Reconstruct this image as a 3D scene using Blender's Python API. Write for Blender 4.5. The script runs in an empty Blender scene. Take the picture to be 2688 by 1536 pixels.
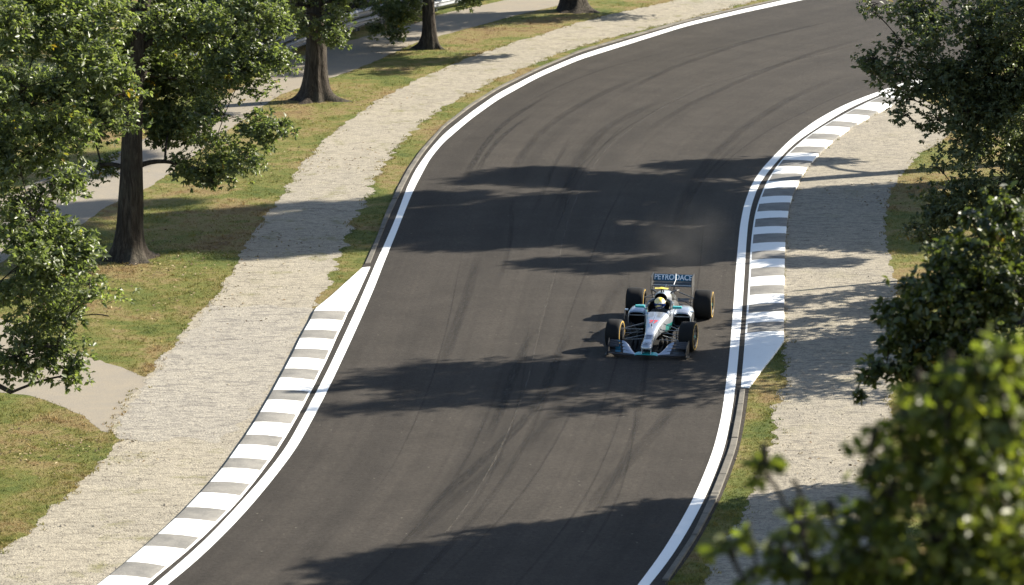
import bpy, bmesh, math, random
import numpy as np
from mathutils import Vector, Matrix, noise

random.seed(7)
RNG = np.random.default_rng(11)
SC = bpy.context.scene
COL = SC.collection
PI = math.pi

# ------------------------------------------------------------------ camera model
FPX, CAM_PITCH, CAM_H = 9000.0, math.radians(12.2), 17.66


def ground_at(pts, z=0.0):
    """where the sight line through a point of the 2688 x 1536 photograph meets the ground"""
    p = np.atleast_2d(np.array(pts, float))
    u = (p[:, 0] - 1344) / FPX
    v = -(p[:, 1] - 768) / FPX
    dy = math.cos(CAM_PITCH) + v * math.sin(CAM_PITCH)
    dz = -math.sin(CAM_PITCH) + v * math.cos(CAM_PITCH)
    t = -(CAM_H - z) / dz
    return np.stack([u * t, dy * t], 1)


def sight(px, py, Y):
    """world point at distance Y on the sight line of a photo point"""
    u = (px - 1344) / FPX
    v = -(py - 768) / FPX
    dy = math.cos(CAM_PITCH) + v * math.sin(CAM_PITCH)
    dz = -math.sin(CAM_PITCH) + v * math.cos(CAM_PITCH)
    return np.array([u * Y / dy, Y, CAM_H + dz * Y / dy])


def project(w):
    w = np.atleast_2d(np.array(w, float))
    x, y, z = w[:, 0], w[:, 1], w[:, 2] - CAM_H
    d = y * math.cos(CAM_PITCH) - z * math.sin(CAM_PITCH)
    up = y * math.sin(CAM_PITCH) + z * math.cos(CAM_PITCH)
    return np.stack([1344 + FPX * x / d, 768 - FPX * up / d], 1)


# sun: from the right and a little beyond the track
SUN_AZ, SUN_EL = math.radians(23.0), math.radians(29.5)
SUN = np.array([math.cos(SUN_AZ) * math.cos(SUN_EL), math.sin(SUN_AZ) * math.cos(SUN_EL), math.sin(SUN_EL)])


# ------------------------------------------------------------------ scene helpers
def tag(o, label=None, cat=None, group=None, kind=None):
    if label: o['label'] = label
    if cat: o['category'] = cat
    if group: o['group'] = group
    if kind: o['kind'] = kind
    return o


def empty(name, loc=(0, 0, 0), rz=0.0):
    o = bpy.data.objects.new(name, None)
    o.location = loc
    o.rotation_euler = (0, 0, rz)
    o.empty_display_size = 0.2
    COL.objects.link(o)
    return o


class MB:
    """collects vertices and faces of ONE mesh object"""
    def __init__(self):
        self.v, self.f, self.m = [], [], []

    def add(self, vs, fs, mat=0):
        b = len(self.v)
        self.v += [tuple(map(float, p)) for p in vs]
        for f in fs:
            self.f.append([b + i for i in f])
            self.m.append(mat)

    def box(self, c, s, rot=None, mat=0):
        vs = []
        for dx in (-.5, .5):
            for dy in (-.5, .5):
                for dz in (-.5, .5):
                    p = Vector((dx * s[0], dy * s[1], dz * s[2]))
                    if rot is not None: p = rot @ p
                    vs.append((c[0] + p.x, c[1] + p.y, c[2] + p.z))
        self.add(vs, [(0, 1, 3, 2), (4, 6, 7, 5), (0, 4, 5, 1), (2, 3, 7, 6), (0, 2, 6, 4), (1, 5, 7, 3)], mat)

    def loft(self, rings, closed=True, cap0=True, cap1=True, mat=0, matf=None):
        n = len(rings[0])
        vs = [p for r in rings for p in r]
        b = len(self.v)
        self.v += [tuple(map(float, p)) for p in vs]
        for i in range(len(rings) - 1):
            for j in range(n if closed else n - 1):
                k = (j + 1) % n
                self.f.append([b + i * n + j, b + i * n + k, b + (i + 1) * n + k, b + (i + 1) * n + j])
                self.m.append(matf(i, j) if matf else mat)
        if cap0:
            self.f.append([b + j for j in range(n)][::-1]); self.m.append(mat)
        if cap1:
            self.f.append([b + (len(rings) - 1) * n + j for j in range(n)]); self.m.append(mat)

    def tube(self, pts, rad, seg=8, mat=0, flat=1.0):
        pts = [Vector(p) for p in pts]
        if not hasattr(rad, '__len__'): rad = [rad] * len(pts)
        rings = []
        for i, p in enumerate(pts):
            t = (pts[min(i + 1, len(pts) - 1)] - pts[max(i - 1, 0)]).normalized()
            a = t.cross(Vector((0, 0, 1)))
            if a.length < 1e-3: a = t.cross(Vector((0, 1, 0)))
            a.normalize()
            c = a.cross(t)
            rings.append([p + a * (rad[i] * math.cos(2 * PI * k / seg)) + c * (rad[i] * flat * math.sin(2 * PI * k / seg)) for k in range(seg)])
        self.loft(rings, mat=mat)

    def build(self, name, mats, parent=None, smooth=True, bevel=0.0, angle=0.6):
        me = bpy.data.meshes.new(name)
        me.from_pydata(self.v, [], self.f)
        if not isinstance(mats, (list, tuple)): mats = [mats]
        for m in mats: me.materials.append(m)
        me.polygons.foreach_set('material_index', self.m)
        bm = bmesh.new(); bm.from_mesh(me)
        bmesh.ops.recalc_face_normals(bm, faces=bm.faces)
        bm.to_mesh(me); bm.free()
        if smooth:
            me.polygons.foreach_set('use_smooth', [True] * len(me.polygons))
            me.set_sharp_from_angle(angle=angle)
        o = bpy.data.objects.new(name, me)
        COL.objects.link(o)
        if parent is not None: o.parent = parent
        if bevel:
            b = o.modifiers.new('bevel', 'BEVEL'); b.width = bevel; b.segments = 2; b.limit_method = 'ANGLE'; b.angle_limit = 0.7
        return o


# ------------------------------------------------------------------ materials
class NT:
    def __init__(self, name):
        self.mat = bpy.data.materials.new(name)
        self.mat.use_nodes = True
        self.t = self.mat.node_tree
        self.t.nodes.clear()
        self.out = self.n('ShaderNodeOutputMaterial')

    def n(self, typ, **kw):
        nd = self.t.nodes.new(typ)
        for k, v in kw.items(): setattr(nd, k, v)
        return nd

    def set(self, sock, v):
        if isinstance(v, bpy.types.NodeSocket): self.t.links.new(v, sock)
        else: sock.default_value = v

    def coord(self, which='Object'):
        return self.n('ShaderNodeTexCoord').outputs[which]

    def mapping(self, vec, scale=(1, 1, 1)):
        m = self.n('ShaderNodeMapping'); self.set(m.inputs['Vector'], vec); m.inputs['Scale'].default_value = scale
        return m.outputs[0]

    def noise(self, vec, scale, detail=3, rough=0.55, dist=0.0):
        nd = self.n('ShaderNodeTexNoise')
        self.set(nd.inputs['Vector'], vec)
        nd.inputs['Scale'].default_value = scale; nd.inputs['Detail'].default_value = detail
        nd.inputs['Roughness'].default_value = rough; nd.inputs['Distortion'].default_value = dist
        return nd.outputs['Fac']

    def voro(self, vec, scale, out='Distance', feature='F1'):
        nd = self.n('ShaderNodeTexVoronoi', feature=feature)
        self.set(nd.inputs['Vector'], vec); nd.inputs['Scale'].default_value = scale
        return nd.outputs[out]

    def ramp(self, fac, stops, interp='LINEAR'):
        nd = self.n('ShaderNodeValToRGB'); nd.color_ramp.interpolation = interp
        el = nd.color_ramp.elements
        while len(el) < len(stops): el.new(0.5)
        for e, (p, c) in zip(el, stops):
            e.position = p
            e.color = (c, c, c, 1) if not hasattr(c, '__len__') else (*c, 1)
        self.set(nd.inputs[0], fac)
        return nd.outputs[0]

    def mix(self, fac, a, b, mode='MIX'):
        nd = self.n('ShaderNodeMix', data_type='RGBA', blend_type=mode)
        self.set(nd.inputs[0], fac)
        for s, v in ((nd.inputs[6], a), (nd.inputs[7], b)):
            if not isinstance(v, bpy.types.NodeSocket) and len(v) == 3: v = (*v, 1)
            self.set(s, v)
        return nd.outputs[2]

    def math(self, op, a, b=0.0, c=None):
        nd = self.n('ShaderNodeMath', operation=op)
        self.set(nd.inputs[0], a); self.set(nd.inputs[1], b)
        if c is not None: self.set(nd.inputs[2], c)
        return nd.outputs[0]

    def bump(self, h, strength=0.5, dist=0.02):
        nd = self.n('ShaderNodeBump')
        nd.inputs['Strength'].default_value = strength; nd.inputs['Distance'].default_value = dist
        self.set(nd.inputs['Height'], h)
        return nd.outputs[0]

    def principled(self, color, rough=0.6, metal=0.0, spec=0.5, normal=None, coat=0.0):
        b = self.n('ShaderNodeBsdfPrincipled')
        if not isinstance(color, bpy.types.NodeSocket) and len(color) == 3: color = (*color, 1)
        self.set(b.inputs['Base Color'], color)
        self.set(b.inputs['Roughness'], rough); self.set(b.inputs['Metallic'], metal)
        b.inputs['Specular IOR Level'].default_value = spec
        b.inputs['Coat Weight'].default_value = coat
        b.inputs['Coat Roughness'].default_value = 0.08
        if normal is not None: self.set(b.inputs['Normal'], normal)
        return b.outputs[0]

    def finish(self, shader):
        self.t.links.new(shader, self.out.inputs[0])
        return self.mat


def paint(name, color, rough=0.35, metal=0.0, coat=0.6, dirt=0.12, spec=0.5):
    t = NT(name); c = t.coord()
    n1 = t.noise(c, 6, 4)
    col = t.mix(t.ramp(n1, [(0.35, 0.0), (0.75, dirt)]), color, tuple(x * 0.55 + 0.01 for x in color))
    r = t.math('ADD', rough - 0.06, t.math('MULTIPLY', t.noise(c, 22, 3), 0.16))
    return t.finish(t.principled(col, r, metal, spec, coat=coat))


def grass_color(t, c):
    """mottled summer turf: green, pale green, dry straw and bare brown"""
    big = t.noise(c, 0.33, 4, 0.6, 0.6)
    mid = t.noise(c, 1.7, 4, 0.65)
    fine = t.noise(c, 9, 4, 0.75)
    dry = t.math('ADD', t.math('MULTIPLY', big, 0.62), t.math('MULTIPLY', mid, 0.38))
    col = t.ramp(dry, [(0.36, (0.060, 0.080, 0.017)), (0.435, (0.094, 0.106, 0.024)), (0.495, (0.128, 0.120, 0.033)), (0.545, (0.175, 0.142, 0.058)), (0.59, (0.165, 0.118, 0.05)), (0.66, (0.115, 0.076, 0.036))])
    return t.mix(0.55, col, t.mix(1.0, col, t.ramp(fine, [(0.25, 0.5), (0.75, 1.5)]), 'MULTIPLY'))


def m_grass():
    t = NT('turf'); c = t.coord()
    col = grass_color(t, c)
    return t.finish(t.principled(col, 0.9, spec=0.15, normal=t.bump(t.noise(c, 30, 4, 0.7), 0.7, 0.05)))


def m_blades():
    t = NT('grass_blades'); c = t.coord()
    a = t.n('ShaderNodeAttribute', attribute_name='tint').outputs['Fac']
    col = t.mix(1.0, grass_color(t, c), t.ramp(a, [(0.0, (0.75, 0.8, 0.6)), (0.5, (1.1, 1.08, 1.0)), (1.0, (1.8, 1.6, 1.45))]), 'MULTIPLY')
    d = t.principled(col, 0.7, spec=0.25)
    tr = t.n('ShaderNodeBsdfTranslucent'); t.set(tr.inputs[0], col)
    mx = t.n('ShaderNodeMixShader'); mx.inputs[0].default_value = 0.3
    t.t.links.new(d, mx.inputs[1]); t.t.links.new(tr.outputs[0], mx.inputs[2])
    return t.finish(mx.outputs[0])


def m_gravel(name, a, b, dark, coarse=1.0, grass=0.0):
    t = NT(name); c = t.coord()
    big = t.noise(c, 0.28, 4, 0.6)
    mid = t.noise(c, 2.2 * coarse, 5, 0.7)
    cell = t.voro(c, 26 * coarse, 'Color')
    cd = t.voro(c, 26 * coarse)
    sp = t.n('ShaderNodeSeparateColor'); t.set(sp.inputs[0], cell)
    col = t.mix(t.ramp(big, [(0.38, 0.0), (0.62, 1.0)]), a, b)
    col = t.mix(t.ramp(mid, [(0.42, 0.0), (0.62, 0.55)]), col, tuple(x * 1.15 for x in a))
    col = t.mix(t.ramp(mid, [(0.30, 0.7), (0.40, 0.0)]), col, dark)
    hz = t.noise(t.mapping(c, (0.8, 2.6, 1)), 2.0 * coarse, 6, 0.75)
    col = t.mix(t.ramp(hz, [(0.40, 0.8), (0.48, 0.0)]), col, dark)
    sm = t.noise(t.mapping(c, (1.0, 1.8, 1)), 6.0 * coarse, 4, 0.7)
    col = t.mix(t.ramp(sm, [(0.38, 0.7), (0.48, 0.0)]), col, dark)
    col = t.mix(t.ramp(sm, [(0.55, 0.0), (0.68, 0.35)]), col, tuple(x * 1.2 for x in a))
    col = t.mix(1.0, col, t.ramp(sp.outputs[0], [(0.0, 0.82), (0.5, 1.0), (1.0, 1.15)]), 'MULTIPLY')
    if grass:
        col = t.mix(t.math('MULTIPLY', t.ramp(t.noise(c, 0.9, 5, 0.7), [(0.55, 0.0), (0.68, 1.0)]), grass), col, (0.12, 0.115, 0.04))
    h = t.math('ADD', t.math('MULTIPLY', t.math('SUBTRACT', 1.0, cd), 0.7), t.math('MULTIPLY', t.noise(c, 9, 4, 0.7), 0.9))
    return t.finish(t.principled(col, 0.9, spec=0.2, normal=t.bump(h, 0.42, 0.03)))


def m_asphalt():
    t = NT('asphalt'); c = t.coord(); uv = t.coord('UV')
    streak = t.noise(t.mapping(uv, (46, 0.035, 1)), 1.0, 4, 0.6, 0.25)
    wide = t.noise(t.mapping(uv, (9, 0.03, 1)), 1.0, 3, 0.5, 0.4)
    patch = t.noise(c, 0.7, 7, 0.72)
    grain = t.noise(c, 55, 3, 0.8)
    spark = t.voro(c, 2.2)
    chip = t.noise(c, 11, 4, 0.8)
    col = t.ramp(wide, [(0.34, (0.0305, 0.0267, 0.0229)), (0.52, (0.038, 0.0332, 0.0283)), (0.68, (0.0425, 0.037, 0.0312))])
    col = t.mix(t.ramp(streak, [(0.36, 0.3), (0.5, 0.0)]), col, (0.025, 0.0215, 0.0182))
    col = t.mix(t.ramp(streak, [(0.6, 0.0), (0.72, 0.35)]), col, (0.049, 0.041, 0.0335))
    col = t.mix(0.5, col, t.mix(1.0, col, t.ramp(patch, [(0.3, 0.6), (0.7, 1.4)]), 'MULTIPLY'))
    col = t.mix(1.0, col, t.ramp(grain, [(0.25, 0.72), (0.75, 1.28)]), 'MULTIPLY')
    col = t.mix(t.ramp(spark, [(0.035, 0.9), (0.055, 0.0)]), col, (0.12, 0.106, 0.09))
    col = t.mix(1.0, col, t.ramp(chip, [(0.3, 0.72), (0.5, 1.0), (0.7, 1.3)]), 'MULTIPLY')
    col = t.mix(t.ramp(t.noise(c, 2.6, 6, 0.8), [(0.63, 0.0), (0.72, 0.6)]), col, (0.025, 0.0225, 0.02))
    return t.finish(t.principled(col, 0.85, spec=0.12, normal=t.bump(t.math('ADD', grain, t.math('MULTIPLY', t.noise(c, 7, 5, 0.7), 0.5)), 0.5, 0.014)))


def m_line(name='white_line_paint', base=0.76, wear=0.25):
    t = NT(name); c = t.coord()
    n = t.noise(c, 3.5, 6, 0.75)
    f = t.noise(c, 28, 4, 0.75)
    col = t.mix(t.ramp(n, [(0.55, 0.0), (0.8, wear)]), (base, base, base * 0.97), (base * 0.6, base * 0.58, base * 0.54))
    col = t.mix(t.ramp(f, [(0.66, 0.0), (0.74, wear * 0.9)]), col, (0.14, 0.13, 0.12))
    return t.finish(t.principled(col, 0.65, spec=0.3, normal=t.bump(f, 0.15, 0.01)))


def m_concrete(name, a, b, joint=0.0):
    t = NT(name); c = t.coord()
    n = t.noise(c, 1.6, 6, 0.7); f = t.noise(c, 30, 3, 0.7)
    col = t.mix(t.ramp(n, [(0.38, 0.0), (0.62, 1.0)]), a, b)
    col = t.mix(1.0, col, t.ramp(f, [(0.3, 0.82), (0.7, 1.15)]), 'MULTIPLY')
    if joint:
        col = t.mix(t.ramp(t.voro(c, joint, 'Distance', 'DISTANCE_TO_EDGE'), [(0.012, 0.7), (0.03, 0.0)]), col, (0.06, 0.055, 0.05))
    return t.finish(t.principled(col, 0.88, spec=0.2, normal=t.bump(t.math('ADD', n, f), 0.25, 0.015)))


def m_mark(dark=(0.016, 0.0145, 0.013), amount=0.6, stretch=(1.0, 0.5), lo=0.35, hi=0.6):
    t = NT('rubber_trace'); uv = t.coord('UV')
    sx = t.n('ShaderNodeSeparateXYZ'); t.set(sx.inputs[0], uv)
    e = t.math('MULTIPLY', t.math('MULTIPLY', sx.outputs[0], t.math('SUBTRACT', 1.0, sx.outputs[0])), 4.0)
    e = t.math('POWER', e, 0.8)
    n = t.ramp(t.noise(t.mapping(uv, (stretch[0], stretch[1], 1)), 3.0, 5, 0.7), [(lo, 0.15), (hi, 1.0)])
    fade = t.n('ShaderNodeAttribute', attribute_name='tint').outputs['Fac']
    fac = t.math('MULTIPLY', t.math('MULTIPLY', t.math('MULTIPLY', e, n), fade), amount)
    p = t.principled(dark, 0.8, spec=0.25)
    tr = t.n('ShaderNodeBsdfTransparent')
    mx = t.n('ShaderNodeMixShader'); t.set(mx.inputs[0], fac)
    t.t.links.new(tr.outputs[0], mx.inputs[1]); t.t.links.new(p, mx.inputs[2])
    return t.finish(mx.outputs[0])


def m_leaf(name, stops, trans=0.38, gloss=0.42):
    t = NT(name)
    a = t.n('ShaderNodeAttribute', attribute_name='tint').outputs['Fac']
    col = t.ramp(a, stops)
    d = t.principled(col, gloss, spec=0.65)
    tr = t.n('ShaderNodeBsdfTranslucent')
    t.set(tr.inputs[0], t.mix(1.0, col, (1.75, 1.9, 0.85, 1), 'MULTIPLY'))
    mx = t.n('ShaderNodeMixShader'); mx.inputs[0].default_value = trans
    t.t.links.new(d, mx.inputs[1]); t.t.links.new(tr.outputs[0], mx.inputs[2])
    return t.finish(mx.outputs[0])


def m_bark():
    t = NT('bark'); c = t.coord()
    s = t.mapping(c, (1, 1, 0.16))
    n = t.noise(s, 13, 5, 0.7, 0.8); b = t.noise(c, 1.3, 4, 0.6)
    col = t.ramp(n, [(0.3, (0.014, 0.011, 0.009)), (0.5, (0.038, 0.031, 0.025)), (0.7, (0.088, 0.074, 0.059))])
    col = t.mix(t.ramp(b, [(0.5, 0.0), (0.7, 0.5)]), col, (0.07, 0.066, 0.05))
    return t.finish(t.principled(col, 0.92, spec=0.15, normal=t.bump(n, 1.0, 0.06)))


M = {}
M['turf'] = m_grass(); M['blades'] = m_blades()
M['gravel_l'] = m_gravel('pale_gravel', (0.262, 0.234, 0.182), (0.236, 0.213, 0.17), (0.15, 0.132, 0.104), 1.0, 0.7)
M['gravel_r'] = m_gravel('grey_gravel', (0.245, 0.218, 0.17), (0.222, 0.201, 0.163), (0.125, 0.112, 0.094), 1.0, 0.2)
M['gravel_c'] = m_gravel('coarse_gravel', (0.255, 0.233, 0.192), (0.232, 0.213, 0.18), (0.13, 0.118, 0.105), 0.8, 0.0)
M['asphalt'] = m_asphalt()
M['line'] = m_line(wear=0.4)
M['kerb_white'] = m_line('kerb_white_paint', 0.74, 0.5)
M['kerb_grey'] = m_concrete('kerb_grey_paint', (0.215, 0.205, 0.185), (0.145, 0.14, 0.13))
M['edging'] = m_concrete('edging_concrete', (0.15, 0.138, 0.118), (0.10, 0.093, 0.08))
M['path'] = m_concrete('path_paving', (0.225, 0.195, 0.15), (0.20, 0.178, 0.145))
M['bark'] = m_bark()
LEAF = [(0.0, (0.053, 0.070, 0.031)), (0.35, (0.094, 0.117, 0.051)), (0.7, (0.130, 0.150, 0.066)), (0.93, (0.155, 0.168, 0.06)), (0.98, (0.17, 0.155, 0.03)), (1.0, (0.22, 0.15, 0.02))]
M['leaf'] = m_leaf('oak_leaf', LEAF, 0.46, 0.45)
M['leaf_shaded'] = m_leaf('oak_leaf_shaded', [(p, tuple(x * 0.78 for x in c)) for p, c in LEAF], 0.30, 0.55)  # leaf colour darkened to paint shade into the backlit oak and the shrubs
M['leaf_mid'] = m_leaf('mid_leaf', [(0.0, (0.026, 0.036, 0.011)), (0.4, (0.055, 0.070, 0.020)), (0.75, (0.098, 0.110, 0.028)), (0.95, (0.13, 0.135, 0.028)), (1.0, (0.2, 0.13, 0.02))], 0.38, 0.45)
M['leaf_near'] = m_leaf('bush_leaf', [(0.0, (0.045, 0.060, 0.014)), (0.4, (0.088, 0.106, 0.022)), (0.75, (0.135, 0.145, 0.028)), (0.95, (0.15, 0.155, 0.026)), (1.0, (0.18, 0.16, 0.025))], 0.5, 0.5)
M['litter'] = m_leaf('dry_leaf', [(0.0, (0.09, 0.055, 0.028)), (0.5, (0.16, 0.105, 0.05)), (0.85, (0.24, 0.18, 0.09)), (1.0, (0.22, 0.19, 0.05))], 0.1, 0.7)
M['steel'] = paint('galvanised_steel', (0.22, 0.23, 0.25), 0.5, 0.3, 0.0)
M['banner'] = paint('dark_blue_fabric', (0.008, 0.011, 0.035), 0.7, 0.0, 0.0)
M['silver'] = paint('silver_paint', (0.44, 0.47, 0.52), 0.30, 0.75, 0.4)
M['white'] = paint('white_decal', (0.78, 0.80, 0.82), 0.4, 0, 0.2)
M['teal'] = paint('teal_paint', (0.03, 0.36, 0.36), 0.35, 0.0, 0.5)
M['teal_dark'] = paint('deep_teal_paint', (0.008, 0.13, 0.12), 0.35, 0.0, 0.5)
M['blue'] = paint('wing_blue_paint', (0.004, 0.085, 0.15), 0.32, 0.0, 0.5)
M['carbon'] = paint('carbon_fibre', (0.010, 0.010, 0.011), 0.5, 0.0, 0.12, 0.4)
M['underbody'] = paint('matt_carbon', (0.006, 0.006, 0.0065), 0.7, 0.0, 0.0, 0.4, 0.25)
M['black'] = paint('matt_black', (0.006, 0.006, 0.006), 0.8, 0.0, 0.0)
M['grey'] = paint('metallic_grey', (0.06, 0.063, 0.062), 0.28, 0.7, 0.5)
M['tyre'] = paint('tyre_rubber', (0.010, 0.0098, 0.010), 0.8, 0.0, 0.0, 0.3, 0.22)
M['band'] = paint('yellow_tyre_marking', (0.30, 0.19, 0.03), 0.6, 0.0, 0.0)
M['rim'] = paint('dark_rim', (0.035, 0.036, 0.036), 0.35, 0.7, 0.2)
M['yellow'] = paint('yellow_paint', (0.62, 0.52, 0.05), 0.4, 0.0, 0.4)
M['cream'] = paint('helmet_yellow', (0.70, 0.57, 0.26), 0.25, 0.0, 0.8)
M['helmet_blue'] = paint('helmet_blue', (0.02, 0.05, 0.28), 0.25, 0.0, 0.8)
M['visor'] = paint('visor_blue', (0.012, 0.03, 0.13), 0.1, 0.2, 0.9)
M['red'] = paint('red_decal', (0.62, 0.02, 0.035), 0.45, 0, 0.2)
M['greydecal'] = paint('grey_decal', (0.16, 0.17, 0.19), 0.45, 0, 0.1)
M['navy'] = paint('navy_decal', (0.03, 0.035, 0.09), 0.45, 0, 0.1)
M['suit'] = paint('race_suit_cloth', (0.09, 0.09, 0.095), 0.8, 0, 0.0)
M['glove'] = paint('glove_cloth', (0.03, 0.03, 0.035), 0.8, 0, 0.0)
M['stone'] = m_concrete('pebble', (0.27, 0.24, 0.185), (0.17, 0.15, 0.125))
M['mark'] = m_mark()
M['mark_soft'] = m_mark((0.021, 0.019, 0.017), 0.42, (0.6, 0.12), 0.3, 0.62)
M['mark_fine'] = m_mark((0.018, 0.0165, 0.015), 0.33, (0.8, 0.15), 0.34, 0.6)
M['seam'] = m_mark((0.12, 0.108, 0.09), 0.5, (0.3, 1.6), 0.47, 0.6)

# ------------------------------------------------------------------ traced ground plan (photo points, turned into metres)
def smooth_line(pts, step=0.25, sig=0.8, ext=(0, 0), world=False):
    w = np.array(pts, float) if world else ground_at(pts)
    d = np.r_[0, np.cumsum(np.linalg.norm(np.diff(w, axis=0), axis=1))]
    n = max(8, int(d[-1] / step))
    s = np.linspace(0, d[-1], n)
    q = np.stack([np.interp(s, d, w[:, 0]), np.interp(s, d, w[:, 1])], 1)
    if sig > 0:
        k = int(3 * sig / step) + 1
        ker = np.exp(-0.5 * (np.arange(-k, k + 1) * step / sig) ** 2); ker /= ker.sum()
        pad0 = 2 * q[0] - q[1:k + 1][::-1]; pad1 = 2 * q[-1] - q[-k - 1:-1][::-1]
        p = np.vstack([pad0, q, pad1])
        q = np.stack([np.convolve(p[:, i], ker, 'valid') for i in (0, 1)], 1)
    a, b = ext
    if a:
        t = q[0] - q[min(12, n - 1)]; t /= np.linalg.norm(t)
        q = np.vstack([[q[0] + t * x for x in np.arange(a, 0, -step * 2)], q])
    if b:
        t = q[-1] - q[-min(13, n)]; t /= np.linalg.norm(t)
        q = np.vstack([q, [q[-1] + t * x for x in np.arange(step * 2, b + step, step * 2)]])
    return q


def resample(q, n):
    d = np.r_[0, np.cumsum(np.linalg.norm(np.diff(q, axis=0), axis=1))]
    s = np.linspace(0, d[-1], n)
    return np.stack([np.interp(s, d, q[:, 0]), np.interp(s, d, q[:, 1])], 1)


def rough(q, amp, freq=1.3, step=0.08, seed=0.0):
    n = int(np.linalg.norm(np.diff(q, axis=0), axis=1).sum() / step)
    q = resample(q, n)
    t = np.gradient(q, axis=0); t /= np.linalg.norm(t, axis=1)[:, None]
    nrm = np.stack([-t[:, 1], t[:, 0]], 1)
    off = np.array([noise.fractal((p[0] * freq + seed, p[1] * freq, seed), 0.7, 2.1, 5) for p in q]) * amp
    return q + nrm * off[:, None]


LINE_L_OUT = [(2063, 0), (1943, 27), (1800, 61.4), (1600, 121.4), (1521, 146), (1414, 191), (1307, 246), (1235.7, 296.4), (1164, 353.6), (1123.6, 400), (1090, 448), (1066, 498.6), (1041.8, 565.9), (1015.4, 628.4), (989, 686), (962, 750), (932, 820), (903.6, 881.8), (856.7, 980.7), (807, 1074.6), (752, 1176), (694.4, 1250), (620, 1334), (546, 1413), (472, 1480), (405, 1536)]
LINE_L_IN = [(2110, 0), (1943, 36), (1800, 70), (1600, 133), (1521, 157.5), (1414, 203.6), (1307, 262.5), (1235.7, 314), (1164, 375), (1128.6, 418), (1109, 455), (1086, 498.6), (1058.7, 566), (1034.6, 628), (1009, 688.5), (985.8, 750), (955.5, 820), (923.4, 891.7), (876.4, 993), (832, 1082), (779.3, 1178), (719, 1257.6), (645, 1346.6), (571, 1423), (496.7, 1492.4), (441, 1536)]
LINE_R_L = [(2560, 158), (2471, 186), (2407, 207), (2314, 239), (2264, 257), (2210.7, 278.6), (2139, 318), (2078.6, 364), (2041.5, 400), (1999, 444), (1971, 488), (1952, 543), (1942.6, 592), (1935.7, 661), (1930, 729.7), (1927, 780), (1920, 870.7), (1913.6, 944.8), (1905, 1013.5), (1895.7, 1087.7), (1875, 1176), (1851.7, 1237.8), (1822, 1307), (1782.5, 1378.7), (1733, 1460), (1675, 1536)]
LINE_R_R = [(2565, 164), (2480, 191), (2425, 211), (2318, 246), (2275, 264), (2221, 289), (2157, 328.6), (2093, 371), (2062, 400), (2018, 449.5), (1990.7, 488), (1971.4, 543), (1963, 592), (1957.7, 661), (1953.6, 729.7), (1950.5, 780), (1943.8, 870.7), (1937, 950), (1928.7, 1032.7), (1919, 1096), (1903, 1177), (1879, 1242.7), (1849, 1314.4), (1807, 1393.5), (1757.8, 1472.7), (1705.9, 1536)]
EDGE_L_OUT = [(2040, 0), (1920, 26), (1780, 59), (1600, 111), (1521, 134), (1414, 179), (1307, 230), (1235.7, 275), (1164, 330), (1102, 400), (1071, 445), (1049, 485), (1015.4, 553.8), (986.5, 630.8), (957.7, 695)]
EDGE_L_IN = [(2050, 0), (1930, 26.5), (1790, 60.5), (1600, 115), (1521, 138.5), (1414, 183.5), (1307, 236), (1235.7, 282), (1164, 338), (1111.5, 402), (1081, 448), (1062, 485), (1027, 558), (997, 631), (972, 693)]
EDGE_R_L = [(1943, 1024.5), (1931, 1096), (1916, 1176), (1891, 1243), (1861.6, 1314), (1819.6, 1406), (1770, 1480), (1730.6, 1536)]
EDGE_R_R = [(1956, 1024.5), (1947, 1096), (1933, 1177), (1911, 1240), (1884, 1311), (1837, 1400), (1790, 1474), (1748, 1536)]
KERB_L = [  # pairs (outer, inner) at every change of colour, from the far end: grey starts, grey ends ...
    ((824, 817), (914.3, 820)), ((817, 838.6), (904.4, 844.4)), ((797, 867), (891.3, 871.5)), ((787, 888), (880, 894.5)),
    ((773.8, 916.4), (869, 922)), ((762.7, 938.7), (858, 947.3)), ((746.7, 968), (843, 974.5)), ((734.3, 991.8), (830.7, 1001.7)),
    ((717, 1024), (815.5, 1031)), ((702, 1050), (801.5, 1057.3)), ((682.4, 1082), (783.5, 1091)), ((668.8, 1108), (769, 1116.4)),
    ((645.3, 1141.4), (749, 1150.5)), ((628, 1167), (732.5, 1177)), ((600.5, 1203), (709.3, 1211)), ((585.7, 1229), (689, 1238)),
    ((551, 1265), (662, 1273.7)), ((526, 1293.4), (637, 1304.6)), ((489, 1331.7), (603, 1342.9)), ((459.6, 1361.4), (571, 1373.8)),
    ((413.8, 1402), (530, 1414.6)), ((379, 1434), (495, 1446)), ((331, 1475), (441, 1490)), ((286.5, 1511), (402, 1523)),
    ((232, 1553), (350, 1567)), ((190, 1586), (310, 1602)), ((130, 1632), (250, 1650))]
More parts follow.
